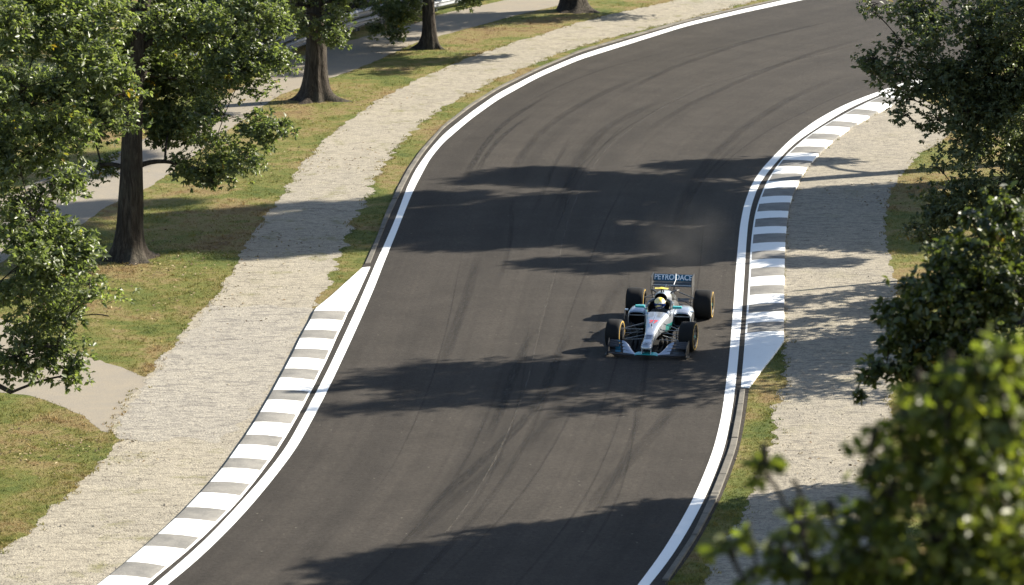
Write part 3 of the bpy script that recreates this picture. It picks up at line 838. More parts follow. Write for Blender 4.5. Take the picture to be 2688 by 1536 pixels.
def tree(name, label, base, lobes, trunk_r, top, leaf=(0.125, 0.062), mat='leaf', dens=1.0, per=40, fork=None, lean=(0, 0), fine=False,
         flare=1.0, spray=0.17, group=None, limb_from=None, roots=0, gap=-0.12, limb_r=1.0, gapf=0.85, rosette=8):
    """base (x, y), lobes [(centre, (rx, ry, rz))]: a tapered trunk, a limb into every lobe, twigs, and leafy sprays"""
    bx, by = base
    root = empty(name, (bx, by, 0))
    tag(root, label, 'tree', group)
    O = np.array([bx, by, 0.0])
    # trunk
    m = MB(); seg = 56
    hs = np.r_[-0.15, 0.0, 0.05, 0.1, 0.17, 0.26, 0.38, 0.55, 0.8, 1.2, np.linspace(1.6, top, 12)]
    ra = [random.uniform(0, 6.3) + 2 * PI * k / max(1, roots) for k in range(roots)]
    rl = [random.uniform(0.9, 1.7) for k in range(roots)]
    rings = []
    ph = random.uniform(0, 6)
    axis = lambda h: np.array([lean[0] * (h / top) ** 1.5 + 0.05 * math.sin(h * 0.9 + ph), lean[1] * (h / top) ** 1.5 + 0.05 * math.cos(h * 0.7 + ph), h])
    for h in hs:
        r = trunk_r * (1 - 0.72 * max(0, h / top) ** 0.9) + trunk_r * 0.36 * flare * math.exp(-max(h, 0) / 0.30)
        rg = []
        for k in range(seg):
            a = 2 * PI * k / seg
            rid = 1 + 0.035 * math.sin(9 * a + h * 1.3) + 0.06 * noise.noise((math.cos(a) * 2, math.sin(a) * 2, h * 1.5 + ph))
            for q, l in zip(ra, rl):
                da = (a - q + PI) % (2 * PI) - PI
                rid += l * 0.36 * math.exp(-(da / 0.24) ** 2) * math.exp(-max(h, 0) / 0.13) + 0.22 * math.exp(-(da / 0.4) ** 2) * math.exp(-max(h, 0) / 0.6)
            p = axis(h) + np.array([math.cos(a), math.sin(a), 0]) * r * rid
            rg.append(p)
        rings.append(rg)
    m.loft(rings, cap0=False)
    m.build('trunk', M['bark'], root, angle=1.2)
    # limbs and twigs
    br = MB(); P, D, N, LL, WW, TT = [], [], [], [], [], []
    hmin = top * 0.24 if limb_from is None else limb_from
    nodes = [(axis(h), trunk_r * (1 - 0.72 * (h / top) ** 0.9) * 0.8, 0.0) for h in np.linspace(hmin, top * 0.97, 24)]
    order = sorted(lobes, key=lambda l: np.linalg.norm((np.array(l[0]) - O) * np.array([1, 1, 0.35])))
    for lob in order:
        c = np.array(lob[0], float) - O; rad = np.array(lob[1], float); dn = lob[2] if len(lob) > 2 else 1.0
        # grow from the nearest wood already there, preferably from below
        best = min(nodes, key=lambda q: np.linalg.norm(c - q[0]) + 0.9 * max(0, q[0][2] + 0.25 - c[2]) + 0.22 * q[2])
        s = best[0]
        L_ = np.linalg.norm(c - s)
        mid = s * 0.5 + c * 0.5 + np.array([0, 0, 0.16 * L_]) + RNG.normal(0, 0.07 * L_ + 0.02, 3)
        lim = bez(s, mid, c, 9)
        r0 = min(best[1] * 0.62, limb_r * (0.035 + 0.022 * L_ + 0.02 * rad.mean()) * (trunk_r / 0.4) ** 0.5)
        rs = np.linspace(r0, max(0.014, r0 * 0.45), 9)
        br.tube(lim, list(rs), 8)
        nodes += [(lim[k], rs[k], best[2] + L_ * k / 8) for k in range(3, 9)]
        spl = min(spray, rad.mean() * 0.55)
        area = 4 * PI * (((rad[0] * rad[1]) ** 1.6 + (rad[0] * rad[2]) ** 1.6 + (rad[1] * rad[2]) ** 1.6) / 3) ** (1 / 1.6)
        nt = max(2, int(area * 11 * dens * dn))
        v = unit(RNG.normal(0, 1, (nt, 3)))
        rr = RNG.uniform(0.12, 1, nt) ** 0.5
        tip = c + v * rad * rr[:, None]
        keep = np.array([noise.noise(tuple((p + O) * (gapf / max(0.25, rad.mean() ** 0.5)))) for p in tip]) > gap
        keep &= tip[:, 2] > 0.25
        tip, v, rr = tip[keep], v[keep], rr[keep]
        sub = RNG.choice(len(tip), min(len(tip), 10 + int(area * 0.5)), replace=False) if len(tip) else []
        for k in sub:
            a = lim[RNG.integers(5, 9)]
            b = tip[k]
            br.tube(bez(a, (a + b) / 2 + np.array([0, 0, 0.12]), b, 5), list(np.linspace(max(0.012, r0 * 0.22), 0.006, 5)), 5)
        # sprays
        n = len(tip)
        if not n: continue
        out = unit(v * np.array([1, 1, 0.6]) + np.array([0, 0, -0.25]) + RNG.normal(0, 0.3, (n, 3)))
        lt = np.clip(0.40 + 0.28 * RNG.normal(0, 1, n) * 0.6 + 0.10 * (rr - 0.6), 0, 0.93)
        hot = RNG.uniform(0, 1, n) > 0.992
        # every twig ends in a few rosettes, leaves fanning out from each
        nr = max(1, round(per / rosette)); nl = nr * rosette
        cen = np.repeat(tip, nr, 0) + RNG.normal(0, 1, (n * nr, 3)) * np.array([spl, spl, spl * 0.65])
        p = np.repeat(cen, rosette, 0) + RNG.normal(0, 0.012, (n * nl, 3))
        o_ = np.repeat(out, nl, 0)
        dd = unit(RNG.normal(0, 1, (n * nl, 3)) * np.array([1, 1, 0.6]) + 0.55 * o_ + np.array([0, 0, -0.12]))
        P.append(p)
        D.append(dd)
        N.append(unit(np.array([0, 0, 0.8]) + 0.4 * o_ + RNG.normal(0, 0.5, (n * nl, 3))))
        sz = np.repeat(RNG.uniform(0.85, 1.15, n), nl) * RNG.uniform(0.65, 1.2, n * nl)
        LL.append(leaf[0] * sz); WW.append(leaf[1] * sz)
        TT.append(np.clip(np.repeat(lt + hot * 0.5, nl) + RNG.normal(0, 0.13, n * nl), 0, 1))
    br.tube([axis(h) for h in np.linspace(hmin, top * 0.98, 10)], trunk_r * 0.08, 6)
    br.build('branches', M['bark'], root, angle=1.2)
    leaves('crown', np.vstack(P), np.vstack(D), np.vstack(N), np.concatenate(LL), np.concatenate(WW), np.concatenate(TT), M[mat], root, fine)
    return root


def px_lobes(lst, Y, depth=0.8, flat=0.8):
    """[(photo x, photo y, radius in photo px, dY)]: crown lobes at their own distance and real size"""
    out = []
    for e in lst:
        x, y, r = e[:3]; dy = e[3] if len(e) > 3 else 0.0; dn = e[4] if len(e) > 4 else 1.0
        c = sight(x, y, Y + dy)
        s = (Y + dy) / FPX * 1.02
        out.append((c, (r * s, r * s * depth, r * s * flat), dn))
    return out


def shade_lobes(lst, X, r=1.2):
    """crown lobes that stand at X metres right of the camera axis and shade the given ground points"""
    out = []
    k = math.cos(SUN_AZ) / math.tan(SUN_EL); kk = math.sin(SUN_AZ) / math.tan(SUN_EL)
    for e in lst:
        gx, gy = ground_at(e[:2])[0]
        XX = X + (e[3] if len(e) > 3 else 0)
        h = (XX - gx) / k
        rr = e[2] if len(e) > 2 else r
        out.append((np.array([XX, gy + h * kk, h]), (rr, rr * 0.9, rr * 0.75)))
    return out


def base_of(px, py): return tuple(ground_at((px, py))[0])


# left side of the track
T0 = px_lobes([(60, 40, 150), (210, 50, 120, 1), (320, 70, 62, 0.5), (70, 230, 150, -0.5), (235, 190, 105), (330, 250, 62), (345, 330, 40, .5), (40, 400, 140), (170, 340, 88, 0.5), (150, 470, 70, 1), (80, 560, 125), (45, 700, 140, -0.4), (170, 660, 85), (245, 690, 55, .4), (235, 790, 72), (285, 830, 34), (100, 800, 110, 0.5), (60, 920, 95), (165, 930, 52), (190, 985, 30), (30, 1030, 42)], 64.5, 1.0)
T0 += [(np.array([-14.0, 64, 4.0]), (1.6, 1.6, 1.3)), (np.array([-13.0, 66, 7.5]), (1.8, 1.8, 1.4)), (np.array([-10.5, 66, 10.6]), (1.9, 1.9, 1.3)), (np.array([-12.5, 62.5, 9.8]), (1.8, 1.8, 1.3))]
tree('oak_tree', 'leafy oak at the left edge with drooping sunlit branches over the side path', (-12.3, 65.5), T0, 0.42, 9.5, dens=1.75, gap=0.0, gapf=0.95)

b1 = base_of(335, 682)
T1 = px_lobes([(440, 40, 110, 0.6), (560, 90, 115), (670, 50, 85, -.5), (640, 190, 100, -.6), (722, 150, 44, -.8), (735, 60, 40, -.3), (500, 210, 100, 1.4), (400, 180, 95, 1.8), (590, 300, 85, -.6), (690, 340, 58, -1), (735, 330, 28, -1.2), (560, 385, 62, -.4), (520, 455, 36, -.2), (640, 420, 46, -1), (610, 470, 26, -1), (560, 480, 20, -.3), (500, 440, 34, .3, 1.6), (585, 440, 30, .1, 1.5), (455, 330, 70, 1.6), (300, 130, 90, 1.5), (230, 330, 60, 1.2), (260, 440, 34, 1.0), (470, 280, 100, 2.3), (420, 170, 110, 2.6), (330, 250, 90, 2.2), (540, 200, 90, 2.4), (200, 240, 85, 1.8), (120, 260, 85, 1.8), (270, 190, 80, 2.0), (170, 330, 70, 1.8), (60, 250, 80, 2.2)], b1[1], 1.1)
cx, cy = b1
T1 += [(np.array([cx + dx, cy + dy, z]), (1.9, 1.9, 1.4)) for dx, dy, z in ((-0.5, 0, 8.4), (-2.2, 1.4, 7.4), (-2.6, -1.2, 6.8), (0, 1.5, 9.8))]
tree('oak_tree.001', 'big oak with thick dark trunk nearest the gravel, left of the kerb', b1, T1, 0.36, 9.0, roots=5, dens=1.75, gap=0.0, gapf=0.95, limb_from=2.3, limb_r=1.1, lean=(0.9, 0.2))

b2 = base_of(828, 264)
T2 = px_lobes([(868, 48, 44, -1), (886, 104, 24, -1.4), (795, 70, 28, -1.2), (770, 15, 44, -.5), (870, 5, 44, -.4), (874, 84, 28, -1.2), (850, 78, 24, -1.6), (800, 35, 30, -1)], b2[1], 1.1)
cx, cy = b2
T2 += [(np.array([cx + dx, cy + dy, z]), (1.8, 1.8, 1.3)) for dx, dy, z in ((0, 0, 7.0), (1.8, -.4, 6.0), (-1.8, .3, 6.0), (0.6, 1.6, 6.2), (3.2, 0.6, 7.4), (-.5, -1.6, 7.8), (1.2, .6, 9), (4.6, 1.2, 6.6))]
tree('oak_tree.002', 'oak with bare flared trunk between the gravel and the grey path', b2, T2, 0.40, 8.6, roots=5, limb_from=2.7, dens=1.4, gap=-0.05)

b3 = base_of(1127, 127)
T3 = px_lobes([(1055, 40, 42, .6), (1012, 22, 38, .9), (988, 74, 20, .8), (1035, 85, 22, .2), (1075, 0, 34), (1240, -8, 34, -.6), (1270, -2, 20, -.8)], b3[1], 1.1)
cx, cy = b3
T3 += [(np.array([cx + dx, cy + dy, z]), (1.7, 1.7, 1.2)) for dx, dy, z in ((0, 0, 6.6), (1.8, .5, 5.2), (-2.0, .3, 5.2), (.4, 1.6, 5.4), (3.6, .8, 5.6), (0, -1.6, 7.4), (2.5, .2, 7.2), (5.6, .2, 4.6), (-3.5, 1, 6.0))]
T3 += shade_lobes([(1000, 175, 1.0), (1090, 165, 1.1), (1180, 160, .9), (1240, 150, .8), (1330, 150, .5), (1040, 190, .7)], 3.6)
T3 += shade_lobes([(860, 172, 1.0), (930, 128, 1.1), (1010, 108, 1.0), (880, 128, .9), (960, 160, .9), (815, 195, .9), (1070, 78, .9), (905, 180, .7), (780, 150, 1.0), (840, 118, 1.0), (900, 98, 1.0), (955, 84, .9), (720, 170, 1.0), (700, 168, 1.2), (760, 138, 1.2), (830, 112, 1.1)], 4.6)
tree('oak_tree.003', 'slimmer oak with straight dark trunk on the dry grass beside the grey path', b3, T3, 0.255, 8.0, roots=4, limb_from=3.2, dens=1.5, gap=-0.08)

b4 = base_of(1507, 27)
cx, cy = b4
T4 = [(np.array([cx + dx, cy + dy, z]), (1.8, 1.8, 1.3)) for dx, dy, z in ((0, 0, 6.6), (1.9, .5, 5.2), (-2.0, .3, 5.0), (.4, 1.8, 5.4), (3.8, .9, 5.4), (0, -1.6, 7.4), (-4, .5, 5.5), (2, -1.2, 6.4), (5.5, 1.5, 6.0))]
T4 += shade_lobes([(1380, 58, 1.1), (1450, 50, 1.2), (1540, 42, 1.1), (1620, 48, .8), (1250, 60, 1.0), (1170, 70, 1.2), (1100, 80, 1.0)], 7.2)
tree('oak_tree.004', 'farthest oak trunk at the top edge above the bend', b4, T4, 0.50, 8.0, roots=5, limb_from=3.2, dens=0.8, gap=-0.1)

# right side: the tree overhanging the bend
R1Y = 77.0
R1 = px_lobes([(2570, 40, 120, 1), (2440, 60, 80), (2400, 20, 60, .5), (2280, 12, 34), (2262, 28, 14), (2300, 38, 12), (2440, 170, 85), (2370, 110, 55), (2350, 190, 52), (2295, 155, 32), (2272, 165, 14), (2385, 262, 48), (2370, 300, 20), (2420, 240, 40), (2600, 190, 110, .6), (2510, 290, 85), (2455, 325, 46), (2425, 345, 24), (2620, 330, 110, .5), (2520, 410, 78), (2460, 440, 34), (2640, 470, 110), (2520, 520, 84), (2440, 545, 45), (2400, 600, 34), (2580, 610, 90), (2450, 640, 44), (2480, 590, 60), (2670, 600, 90), (2630, 110, 95, .3, 1.6), (2665, 190, 90, 0, 1.5), (2540, 120, 85, .4, 1.5), (2670, 40, 90, 0, 1.5), (2600, 270, 85, .5, 1.5), (2690, 280, 90, .2, 1.5), (2480, 210, 60, .6, 1.4)], R1Y, 1.2)
R1 += shade_lobes([(1130, 975, 1.0), (1290, 965, .9), (1450, 985, 1.0), (1230, 1045, .9), (1060, 1060, .7), (1600, 1010, .9), (1700, 985, .9), (1800, 1020, 1.0), (1420, 1060, .7), (1560, 1075, .6), (1850, 960, .9), (1760, 1060, .7), (930, 1075, .5)], 12.4)
R1 += shade_lobes([(2110, 930, 1.1), (2200, 960, 1.2), (2290, 930, 1.1), (2150, 1010, 1.0), (2250, 1030, 1.0), (2000, 960, 1.0), (2080, 870, .8), (2290, 870, 1.0), (1990, 900, .6)], 12.6)
tree('oak_tree.005', 'dark oak overhanging the kerb at the top right, leaves seen against the light', (12.2, 78.5), R1, 0.45, 10.5, mat='leaf_shaded', dens=1.55, gap=-0.02, gapf=0.95, limb_r=0.9, leaf=(0.115, 0.06), per=32)

# taller trees behind the frame's right edge: the photograph shows their long shadows across track, gravel and grass
B1 = shade_lobes([(1500, 470, 1.3), (1380, 455, 1.0), (1640, 480, 1.3), (1290, 470, .8), (1760, 500, 1.3), (1880, 520, 1.3), (1960, 560, 1.2), (1900, 455, .9), (1800, 435, .8), (1960, 430, .7), (2060, 425, .7), (2180, 425, .5), (1560, 530, 1.4), (1420, 530, 1.2), (1700, 560, 1.4)], 17.3)
tree('lime_tree', 'tall tree beyond the right edge casting the long shadow over the bend', (17.6, 100.9), B1, 0.40, 14.0, leaf=(0.14, 0.085), dens=1.9, per=30, mat='leaf', gap=-0.35)
B2 = shade_lobes([(1130, 520, 1.1), (1060, 530, 1.0), (1250, 560, 1.3), (1120, 590, 1.3), (1020, 620, 1.2), (1400, 600, 1.4), (1560, 620, 1.4), (1260, 640, 1.1), (1720, 640, 1.3), (1860, 620, 1.3), (1800, 680, .9), (1980, 640, 1.2), (2120, 560, 1.5), (2240, 560, 1.4), (2120, 620, 1.2), (2260, 630, 1.1), (2200, 510, 1.1), (2360, 560, 1.3), (2380, 640, 1.2), (2160, 540, 1.3), (2300, 600, 1.4), (2180, 590, 1.4), (2060, 590, 1.3), (2240, 520, 1.1), (2330, 520, 1.1), (1900, 570, 1.3), (1500, 560, 1.3), (1340, 600, 1.3), (1460, 690, .7), (1600, 705, .6), (2060, 690, .6), (2180, 690, .5), (2300, 500, .9), (1990, 520, 1.1)], 16.8)
tree('lime_tree.001', 'tall broad tree beyond the right edge whose shadow lies behind the racing car', (17.2, 98.0), B2, 0.42, 14.0, leaf=(0.14, 0.085), dens=1.9, mat='leaf', gap=-0.35)
B3 = shade_lobes([(900, 560, 1.2), (800, 590, 1.3), (700, 600, 1.3), (620, 610, 1.2), (860, 620, 1.2), (760, 650, 1.1), (680, 665, .8), (520, 600, 1.1), (450, 620, 1.0), (560, 640, .9), (480, 570, .9), (430, 535, .7), (640, 590, 1.2), (560, 590, 1.1), (500, 640, 1.0), (400, 610, 1.0), (700, 630, 1.1), (920, 640, 1.0), (600, 560, .6), (840, 540, .6), (720, 545, .5), (330, 655, 1.1), (230, 665, 1.2), (130, 680, 1.3), (20, 700, 1.3), (-90, 715, 1.3), (180, 620, 1.0), (240, 425, 1.2), (280, 412, 1.0), (190, 440, 1.2), (120, 465, 1.3), (170, 560, 1.1), (240, 545, .9), (90, 600, 1.2)], 17.5, )
tree('lime_tree.002', 'highest tree beyond the right edge whose shadow reaches the big oak on the left', (17.9, 98.8), B3, 0.45, 15.5, leaf=(0.14, 0.085), dens=1.9, mat='leaf', gap=-0.35)
B4 = shade_lobes([(2130, 790, .6), (2230, 775, .7), (2320, 765, .7), (2200, 825, .7), (2100, 850, .6), (2300, 810, .7), (2010, 815, .5), (1960, 850, .4), (2390, 790, .9), (2400, 840, .9)], 14.0)
tree('lime_tree.003', 'small tree beyond the right edge dappling the gravel beside the kerb', (14.3, 85.0), B4, 0.16, 4.6, leaf=(0.13, 0.1), dens=0.8, gap=-0.1)
B5 = shade_lobes([(1000, 1500, 1.1), (1130, 1470, 1.0), (1260, 1480, 1.1), (1400, 1440, 1.0), (1330, 1400, .5), (1520, 1410, 1.0), (1640, 1380, .9), (1740, 1345, .7), (1560, 1500, 1.2), (1700, 1450, 1.2), (1400, 1530, 1.1), (1850, 1360, .8), (1960, 1370, .9), (1850, 1460, 1.1), (2060, 1330, .8), (2180, 1300, .7), (2000, 1480, 1.2), (2150, 1420, 1.2), (1200, 1560, 1.1), (1700, 1540, 1.1), (1050, 1580, 1.1), (1900, 1560, 1.2), (2100, 1560, 1.3)], 11.6)
tree('lime_tree.004', 'tree beyond the right edge shading the bottom of the track', (12.4, 65.6), B5, 0.36, 8.6, leaf=(0.13, 0.08), dens=1.8, gap=-0.3)

# nearer crowns in front of the right verge
R2Y = 40.0
R2 = px_lobes([(2580, 640, 62), (2640, 560, 52), (2540, 560, 22), (2480, 690, 40, .3), (2500, 760, 90), (2620, 760, 110), (2420, 800, 70), (2360, 850, 44), (2330, 900, 26), (2560, 880, 110), (2420, 920, 72), (2300, 960, 32), (2270, 985, 18), (2245, 1040, 16), (2640, 960, 110), (2360, 990, 40), (2520, 990, 90), (2460, 1060, 70), (2600, 1080, 110), (2330, 820, 20)], R2Y, 1.2)
cx, cy = 6.6, 41.0
R2 += [(np.array([cx + dx, cy + dy, z]), (1.2, 1.2, 1.0)) for dx, dy, z in ((0.8, .4, 9.2), (1.6, 0, 8.2), (-.2, .6, 7.0), (1.2, -.6, 6.4), (.4, .2, 5.6), (1.9, .6, 10))]
tree('birch_tree', 'mid distance tree leaning in from the right with sunlit top leaves', (cx, cy), R2, 0.22, 9.6, leaf=(0.10, 0.06), mat='leaf_mid', dens=3.6, per=24, rosette=6, spray=0.13, gap=-0.12, gapf=1.4, fine=True)

FY = 15.5
FL = px_lobes([(2560, 1000, 75), (2640, 950, 60), (2480, 950, 30), (2400, 1000, 22), (2640, 1120, 120), (2480, 1110, 90), (2370, 1110, 50), (2300, 1150, 30), (2560, 1260, 150), (2410, 1240, 90), (2330, 1300, 50), (2640, 1420, 170), (2450, 1420, 140), (2320, 1440, 80), (2290, 1240, 40), (2280, 1370, 60), (2220, 1480, 70, 0, .9), (2060, 1330, 46, 0, .5), (1985, 1240, 30, 0, .6), (2000, 1190, 18, 0, .7), (2080, 1260, 34, 0, .5), (2110, 1410, 60, 0, .5), (1960, 1400, 34, 0, .45), (2020, 1490, 70, 0, .45), (1900, 1430, 26, 0, .4), (2180, 1340, 36, 0, .5), (1950, 1530, 56, 0, .45), (2130, 1540, 60, 0, .5), (2210, 1560, 80), (2400, 1590, 150), (2600, 1600, 170)], FY, 1.3)
cx, cy = 2.5, 16.2
FL += [(np.array([cx + dx, cy + dy, z]), (.75, .75, .6)) for dx, dy, z in ((0, .2, 12.0), (.7, .2, 12.6), (.9, -.2, 11.6), (-.5, .3, 11.6), (.2, .5, 11), (1.2, .3, 13.2))]
tree('beech_tree', 'nearest blurred treetop filling the bottom right corner with bright leaves', (cx, cy), FL, 0.2, 12.9, leaf=(0.078, 0.05), mat='leaf_near', dens=6.5, per=10, rosette=5, spray=0.085, gap=-0.25, gapf=2.0, fine=True, limb_r=0.35)

# dark shrubs behind the barrier
def shrub(px, py, s, lab, k):
    b = base_of(px, py)
    lob = [(np.array([b[0] + dx * s, b[1] + dy * s, z * s]), (1.1 * s, 1.0 * s, .8 * s)) for dx, dy, z in ((0, 0, 1.6), (.9, .3, 1.1), (-.9, .2, 1.2), (.2, .8, 2.2), (-.3, -.4, .9))]
    o = tree('shrub', lab, b, lob, 0.08 * s, 2.0 * s, leaf=(0.15, 0.11), mat='leaf_shaded', dens=0.9, per=22, spray=0.3, group='shrubs behind the barrier', limb_from=0.3, flare=0.3)
    o['category'] = 'shrub'


shrub(690, 118, 1.4, 'dark shrub behind the barrier, left of the flared oak trunk', 0)
shrub(820, 62, 1.3, 'dark shrub behind the barrier, showing beside the flared oak trunk', 1)
shrub(1010, 0, 1.3, 'dark shrub behind the barrier, showing left of the slim oak', 2)
shrub(560, 170, 1.5, 'dark shrub behind the barrier, seen through the big oak', 3)


# ------------------------------------------------------------------ crash barrier and fence banner
RAIL = smooth_line([(480, 252), (600, 205), (741, 150), (796, 128), (905, 90), (989, 68), (1093, 42), (1225, 12), (1330, -10), (1420, -28)], sig=1.0)


def barrier():
    n = int(np.linalg.norm(np.diff(RAIL, axis=0), axis=1).sum() / 2.0)
    q = resample(RAIL, n + 1)
    root = empty('crash_barrier', (q[n // 2][0], q[n // 2][1], 0))
    tag(root, 'grey steel crash barrier with two ribbed rails beyond the grey path', 'barrier')
    off = np.array([q[n // 2][0], q[n // 2][1], 0])
    t = np.gradient(q, axis=0); t /= np.linalg.norm(t, axis=1)[:, None]
    nr = np.stack([t[:, 1], -t[:, 0]], 1)
    if nr[:, 0].mean() < 0: nr = -nr
    for zc in (0.30, 0.66):
        m = MB()
        prof = [(-0.155, 0.0), (-0.12, 0.05), (-0.075, 0.085), (-0.03, 0.02), (0.03, 0.02), (0.075, 0.085), (0.12, 0.05), (0.155, 0.0)]
        rings = []
        for p, d in zip(q, nr):
            r = [(p[0] + d[0] * (0.09 + x), p[1] + d[1] * (0.09 + x), zc + z) for z, x in prof]
            r += [(p[0] + d[0] * (0.084 + x), p[1] + d[1] * (0.084 + x), zc + z) for z, x in prof[::-1]]
            rings.append([tuple(np.array(v) - off) for v in r])
        m.loft(rings)
        m.build('rail', M['steel'], root, angle=0.9)
    for p, d in zip(q, nr):
        m = MB()
        a = math.atan2(d[1], d[0])
        rot = Matrix.Rotation(a, 3, 'Z')
        c = Vector((p[0] - off[0], p[1] - off[1], 0.43))
        m.box(c, (0.012, 0.12, 0.86), rot)
        m.box(c + rot @ Vector((0.045, 0.054, 0)), (0.078, 0.012, 0.86), rot)
        m.box(c + rot @ Vector((-0.045, -0.054, 0)), (0.078, 0.012, 0.86), rot)
        m.build('post', M['steel'], root, smooth=False)


barrier()


def banner_fence():
    t = np.gradient(RAIL, axis=0); t /= np.linalg.norm(t, axis=1)[:, None]
    nr = np.stack([t[:, 1], -t[:, 0]], 1)
    if nr[:, 0].mean() > 0: nr = -nr
    F = resample(RAIL + nr * 1.3, 28)
    off = np.array([F[14][0], F[14][1], 0])
    root = empty('banner_fence', off)
    tag(root, 'dark blue fabric fence standing behind the steel barrier', 'fence')
    m = MB()
    n = 240; q = resample(F, n)
    rings = []
    for i, p in enumerate(q):
        w = 0.025 * math.sin(i * 0.8) + 0.02 * noise.noise((i * 0.11, 0, 0))
        rings.append([tuple(np.array((p[0] + w, p[1] + w + dx, z)) - off) for dx, z in ((0, .15), (0, 1.75), (.012, 1.75), (.012, .15))])
    m.loft(rings)
    m.build('fabric', M['banner'], root)
    for p in F[::2]:
        k = MB(); k.tube([(p[0] - off[0], p[1] - off[1] + 0.06, 0), (p[0] - off[0], p[1] - off[1] + 0.06, 1.9)], 0.035, 10)
        k.build('post', M['steel'], root)


banner_fence()

# ------------------------------------------------------------------ the racing car (x forward, y to the car's left, origin under the front axle)
CAR_YAW = math.radians(9.5)
CAR = empty('race_car', (*ground_at((1710, 919))[0], 0.012), math.atan2(-math.cos(CAR_YAW), -math.sin(CAR_YAW)))
tag(CAR, 'silver, black and teal open wheel racing car coming down the track', 'racing car')
WB = 3.42


def se(hw, zb, zt, n=2.6, k=13):
    """half profile of a rounded section, bottom centre to top centre"""
    out = []
    for i in range(k):
        a = -PI / 2 + PI * i / (k - 1)
        c, s = math.cos(a), math.sin(a)
        out.append((hw * abs(c) ** (2 / n), (zb + zt) / 2 + (zt - zb) / 2 * math.copysign(abs(s) ** (2 / n), s)))
    return out


def ring_of(x, half, yc=0.0):
    r = [(x, yc + y, z) for y, z in half]
    l = [(x, yc - y, z) for y, z in half[1:-1][::-1]]
    return r + l


def cockpit(hw, zb, zt, fl, n=2.6):
    h = se(hw, zb, zt, n, 13)[:8]
    h += [(hw * 0.90, zt - 0.015), (hw * 0.80, zt), (hw * 0.74, zt - 0.03), (hw * 0.70, fl), (0.0, fl)]
    return h


body = MB()
secs = [(1.03, se(.03, .235, .275)), (1.015, se(.085, .20, .31, 2.2)), (.97, se(.12, .185, .335, 2.3)), (.88, se(.132, .185, .355, 2.4)), (.72, se(.125, .20, .375)),
        (.45, se(.118, .225, .43, 3)), (.15, se(.135, .245, .495, 3.2)), (-.15, se(.165, .25, .555, 3.4)), (-.45, se(.20, .24, .605, 3.6)), (-.72, se(.235, .20, .637, 3.8)), (-.90, se(.265, .16, .655, 4)), (-.97, se(.285, .13, .66, 4)),
        (-.99, cockpit(.29, .12, .662, .42)), (-1.15, cockpit(.31, .1, .67, .32)), (-1.35, cockpit(.335, .08, .69, .30)), (-1.6, cockpit(.335, .08, .72, .30)), (-1.74, cockpit(.33, .08, .735, .32)),
        (-1.78, se(.32, .08, .74, 3)), (-2.4, se(.33, .08, .72, 2.6)), (-2.8, se(.30, .09, .62, 2.4)), (-3.3, se(.17, .12, .46, 2.2)), (-3.75, se(.08, .2, .36, 2))]
nr_ = len(secs[0][1])


def body_mat(i, j):
    k = j if j < nr_ - 1 else 2 * (nr_ - 1) - 1 - j     # 0 bottom .. nr_-2 top
    x = secs[i][0]
    if 12 <= i <= 16 and k >= 9: return 2
    if i == 11 and k >= 9: return 0
    if k < 4: return 1
    if x < -1.77: return 1
    if x < -.62 and k < 6: return 3
    return 0


body.loft([ring_of(x, h) for x, h in secs], matf=body_mat)
BODY = body.build('body', [M['silver'], M['carbon'], M['black'], M['teal_dark']], CAR, angle=0.7)


def top_z(x):
    """top of the nose along the centre line"""
    xs = [s[0] for s in secs if s[0] > -.98]; zs = [s[1][-1][1] for s in secs if s[0] > -.98]
    return float(np.interp(x, xs[::-1], zs[::-1]))


# nose stripes, grille of the tub, badge and number
def decal_strip(m, x0, x1, w0, w1, lift=0.004, yc=0.0, n=5, mat=0):
    xs = np.linspace(x0, x1, n)
    r = []
    for x in xs:
        w = w0 + (w1 - w0) * (x - x0) / (x1 - x0 + 1e-9)
        z = top_z(x)
        r.append([(x, yc - w, z + lift), (x, yc + w, z + lift)])
    m.loft(r, closed=False, cap0=False, cap1=False, mat=mat)


st = MB()
for x in (.62, .55, .49, .44):
    decal_strip(st, x - .011, x + .011, .085, .085)
st.build('nose_stripes', M['navy'], BODY, smooth=False)
gp = MB()
for k in range(7):
    x = -.60 - .052 * k
    for s in (-1, 1):
        decal_strip(gp, x - .012, x + .012 * random.uniform(.3, 1), random.uniform(.05, .085), random.uniform(.05, .09), yc=s * .11)
gp.build('tub_pattern', M['greydecal'], BODY, smooth=False)


def on_nose(pts, x0, mat, name, parent=BODY, lift=0.004, th=0.004):
    """flat outline points (u across to the car's left, w forward) laid on the top of the nose"""
    m = MB()
    n = len(pts)
    top = [(x0 + w, u, top_z(x0 + w) + lift) for u, w in pts]
    m.add(top, [list(range(n))])
    return m, name


badge = MB()
for (ra, rb, w) in ((.098, .088, .013), (.052, .046, .009)):
    N_ = 40
    A = []
    for i in range(N_):
        a = 2 * PI * i / N_
        A.append([(.90 + rb * math.sin(a) * s, ra * math.cos(a) * s, top_z(.90 + rb * math.sin(a) * s) + .006) for s in (1.0, 1 - w / ra)])
    badge.loft(A + [A[0]], closed=False, cap0=False, cap1=False)
for a in (PI / 2, PI / 2 + 2 * PI / 3, PI / 2 - 2 * PI / 3):
    c, s = math.cos(a), math.sin(a)
    tipx, tipy = .90 + .078 * s, .086 * c
    sx, sy = -c * .012, s * .012
    badge.add([(.90 + sx, sy, top_z(.90) + .007), (tipx, tipy, top_z(tipx) + .007), (.90 - sx, -sy, top_z(.90) + .007)], [(0, 1, 2)])
badge.build('badge', M['greydecal'], BODY, smooth=False)


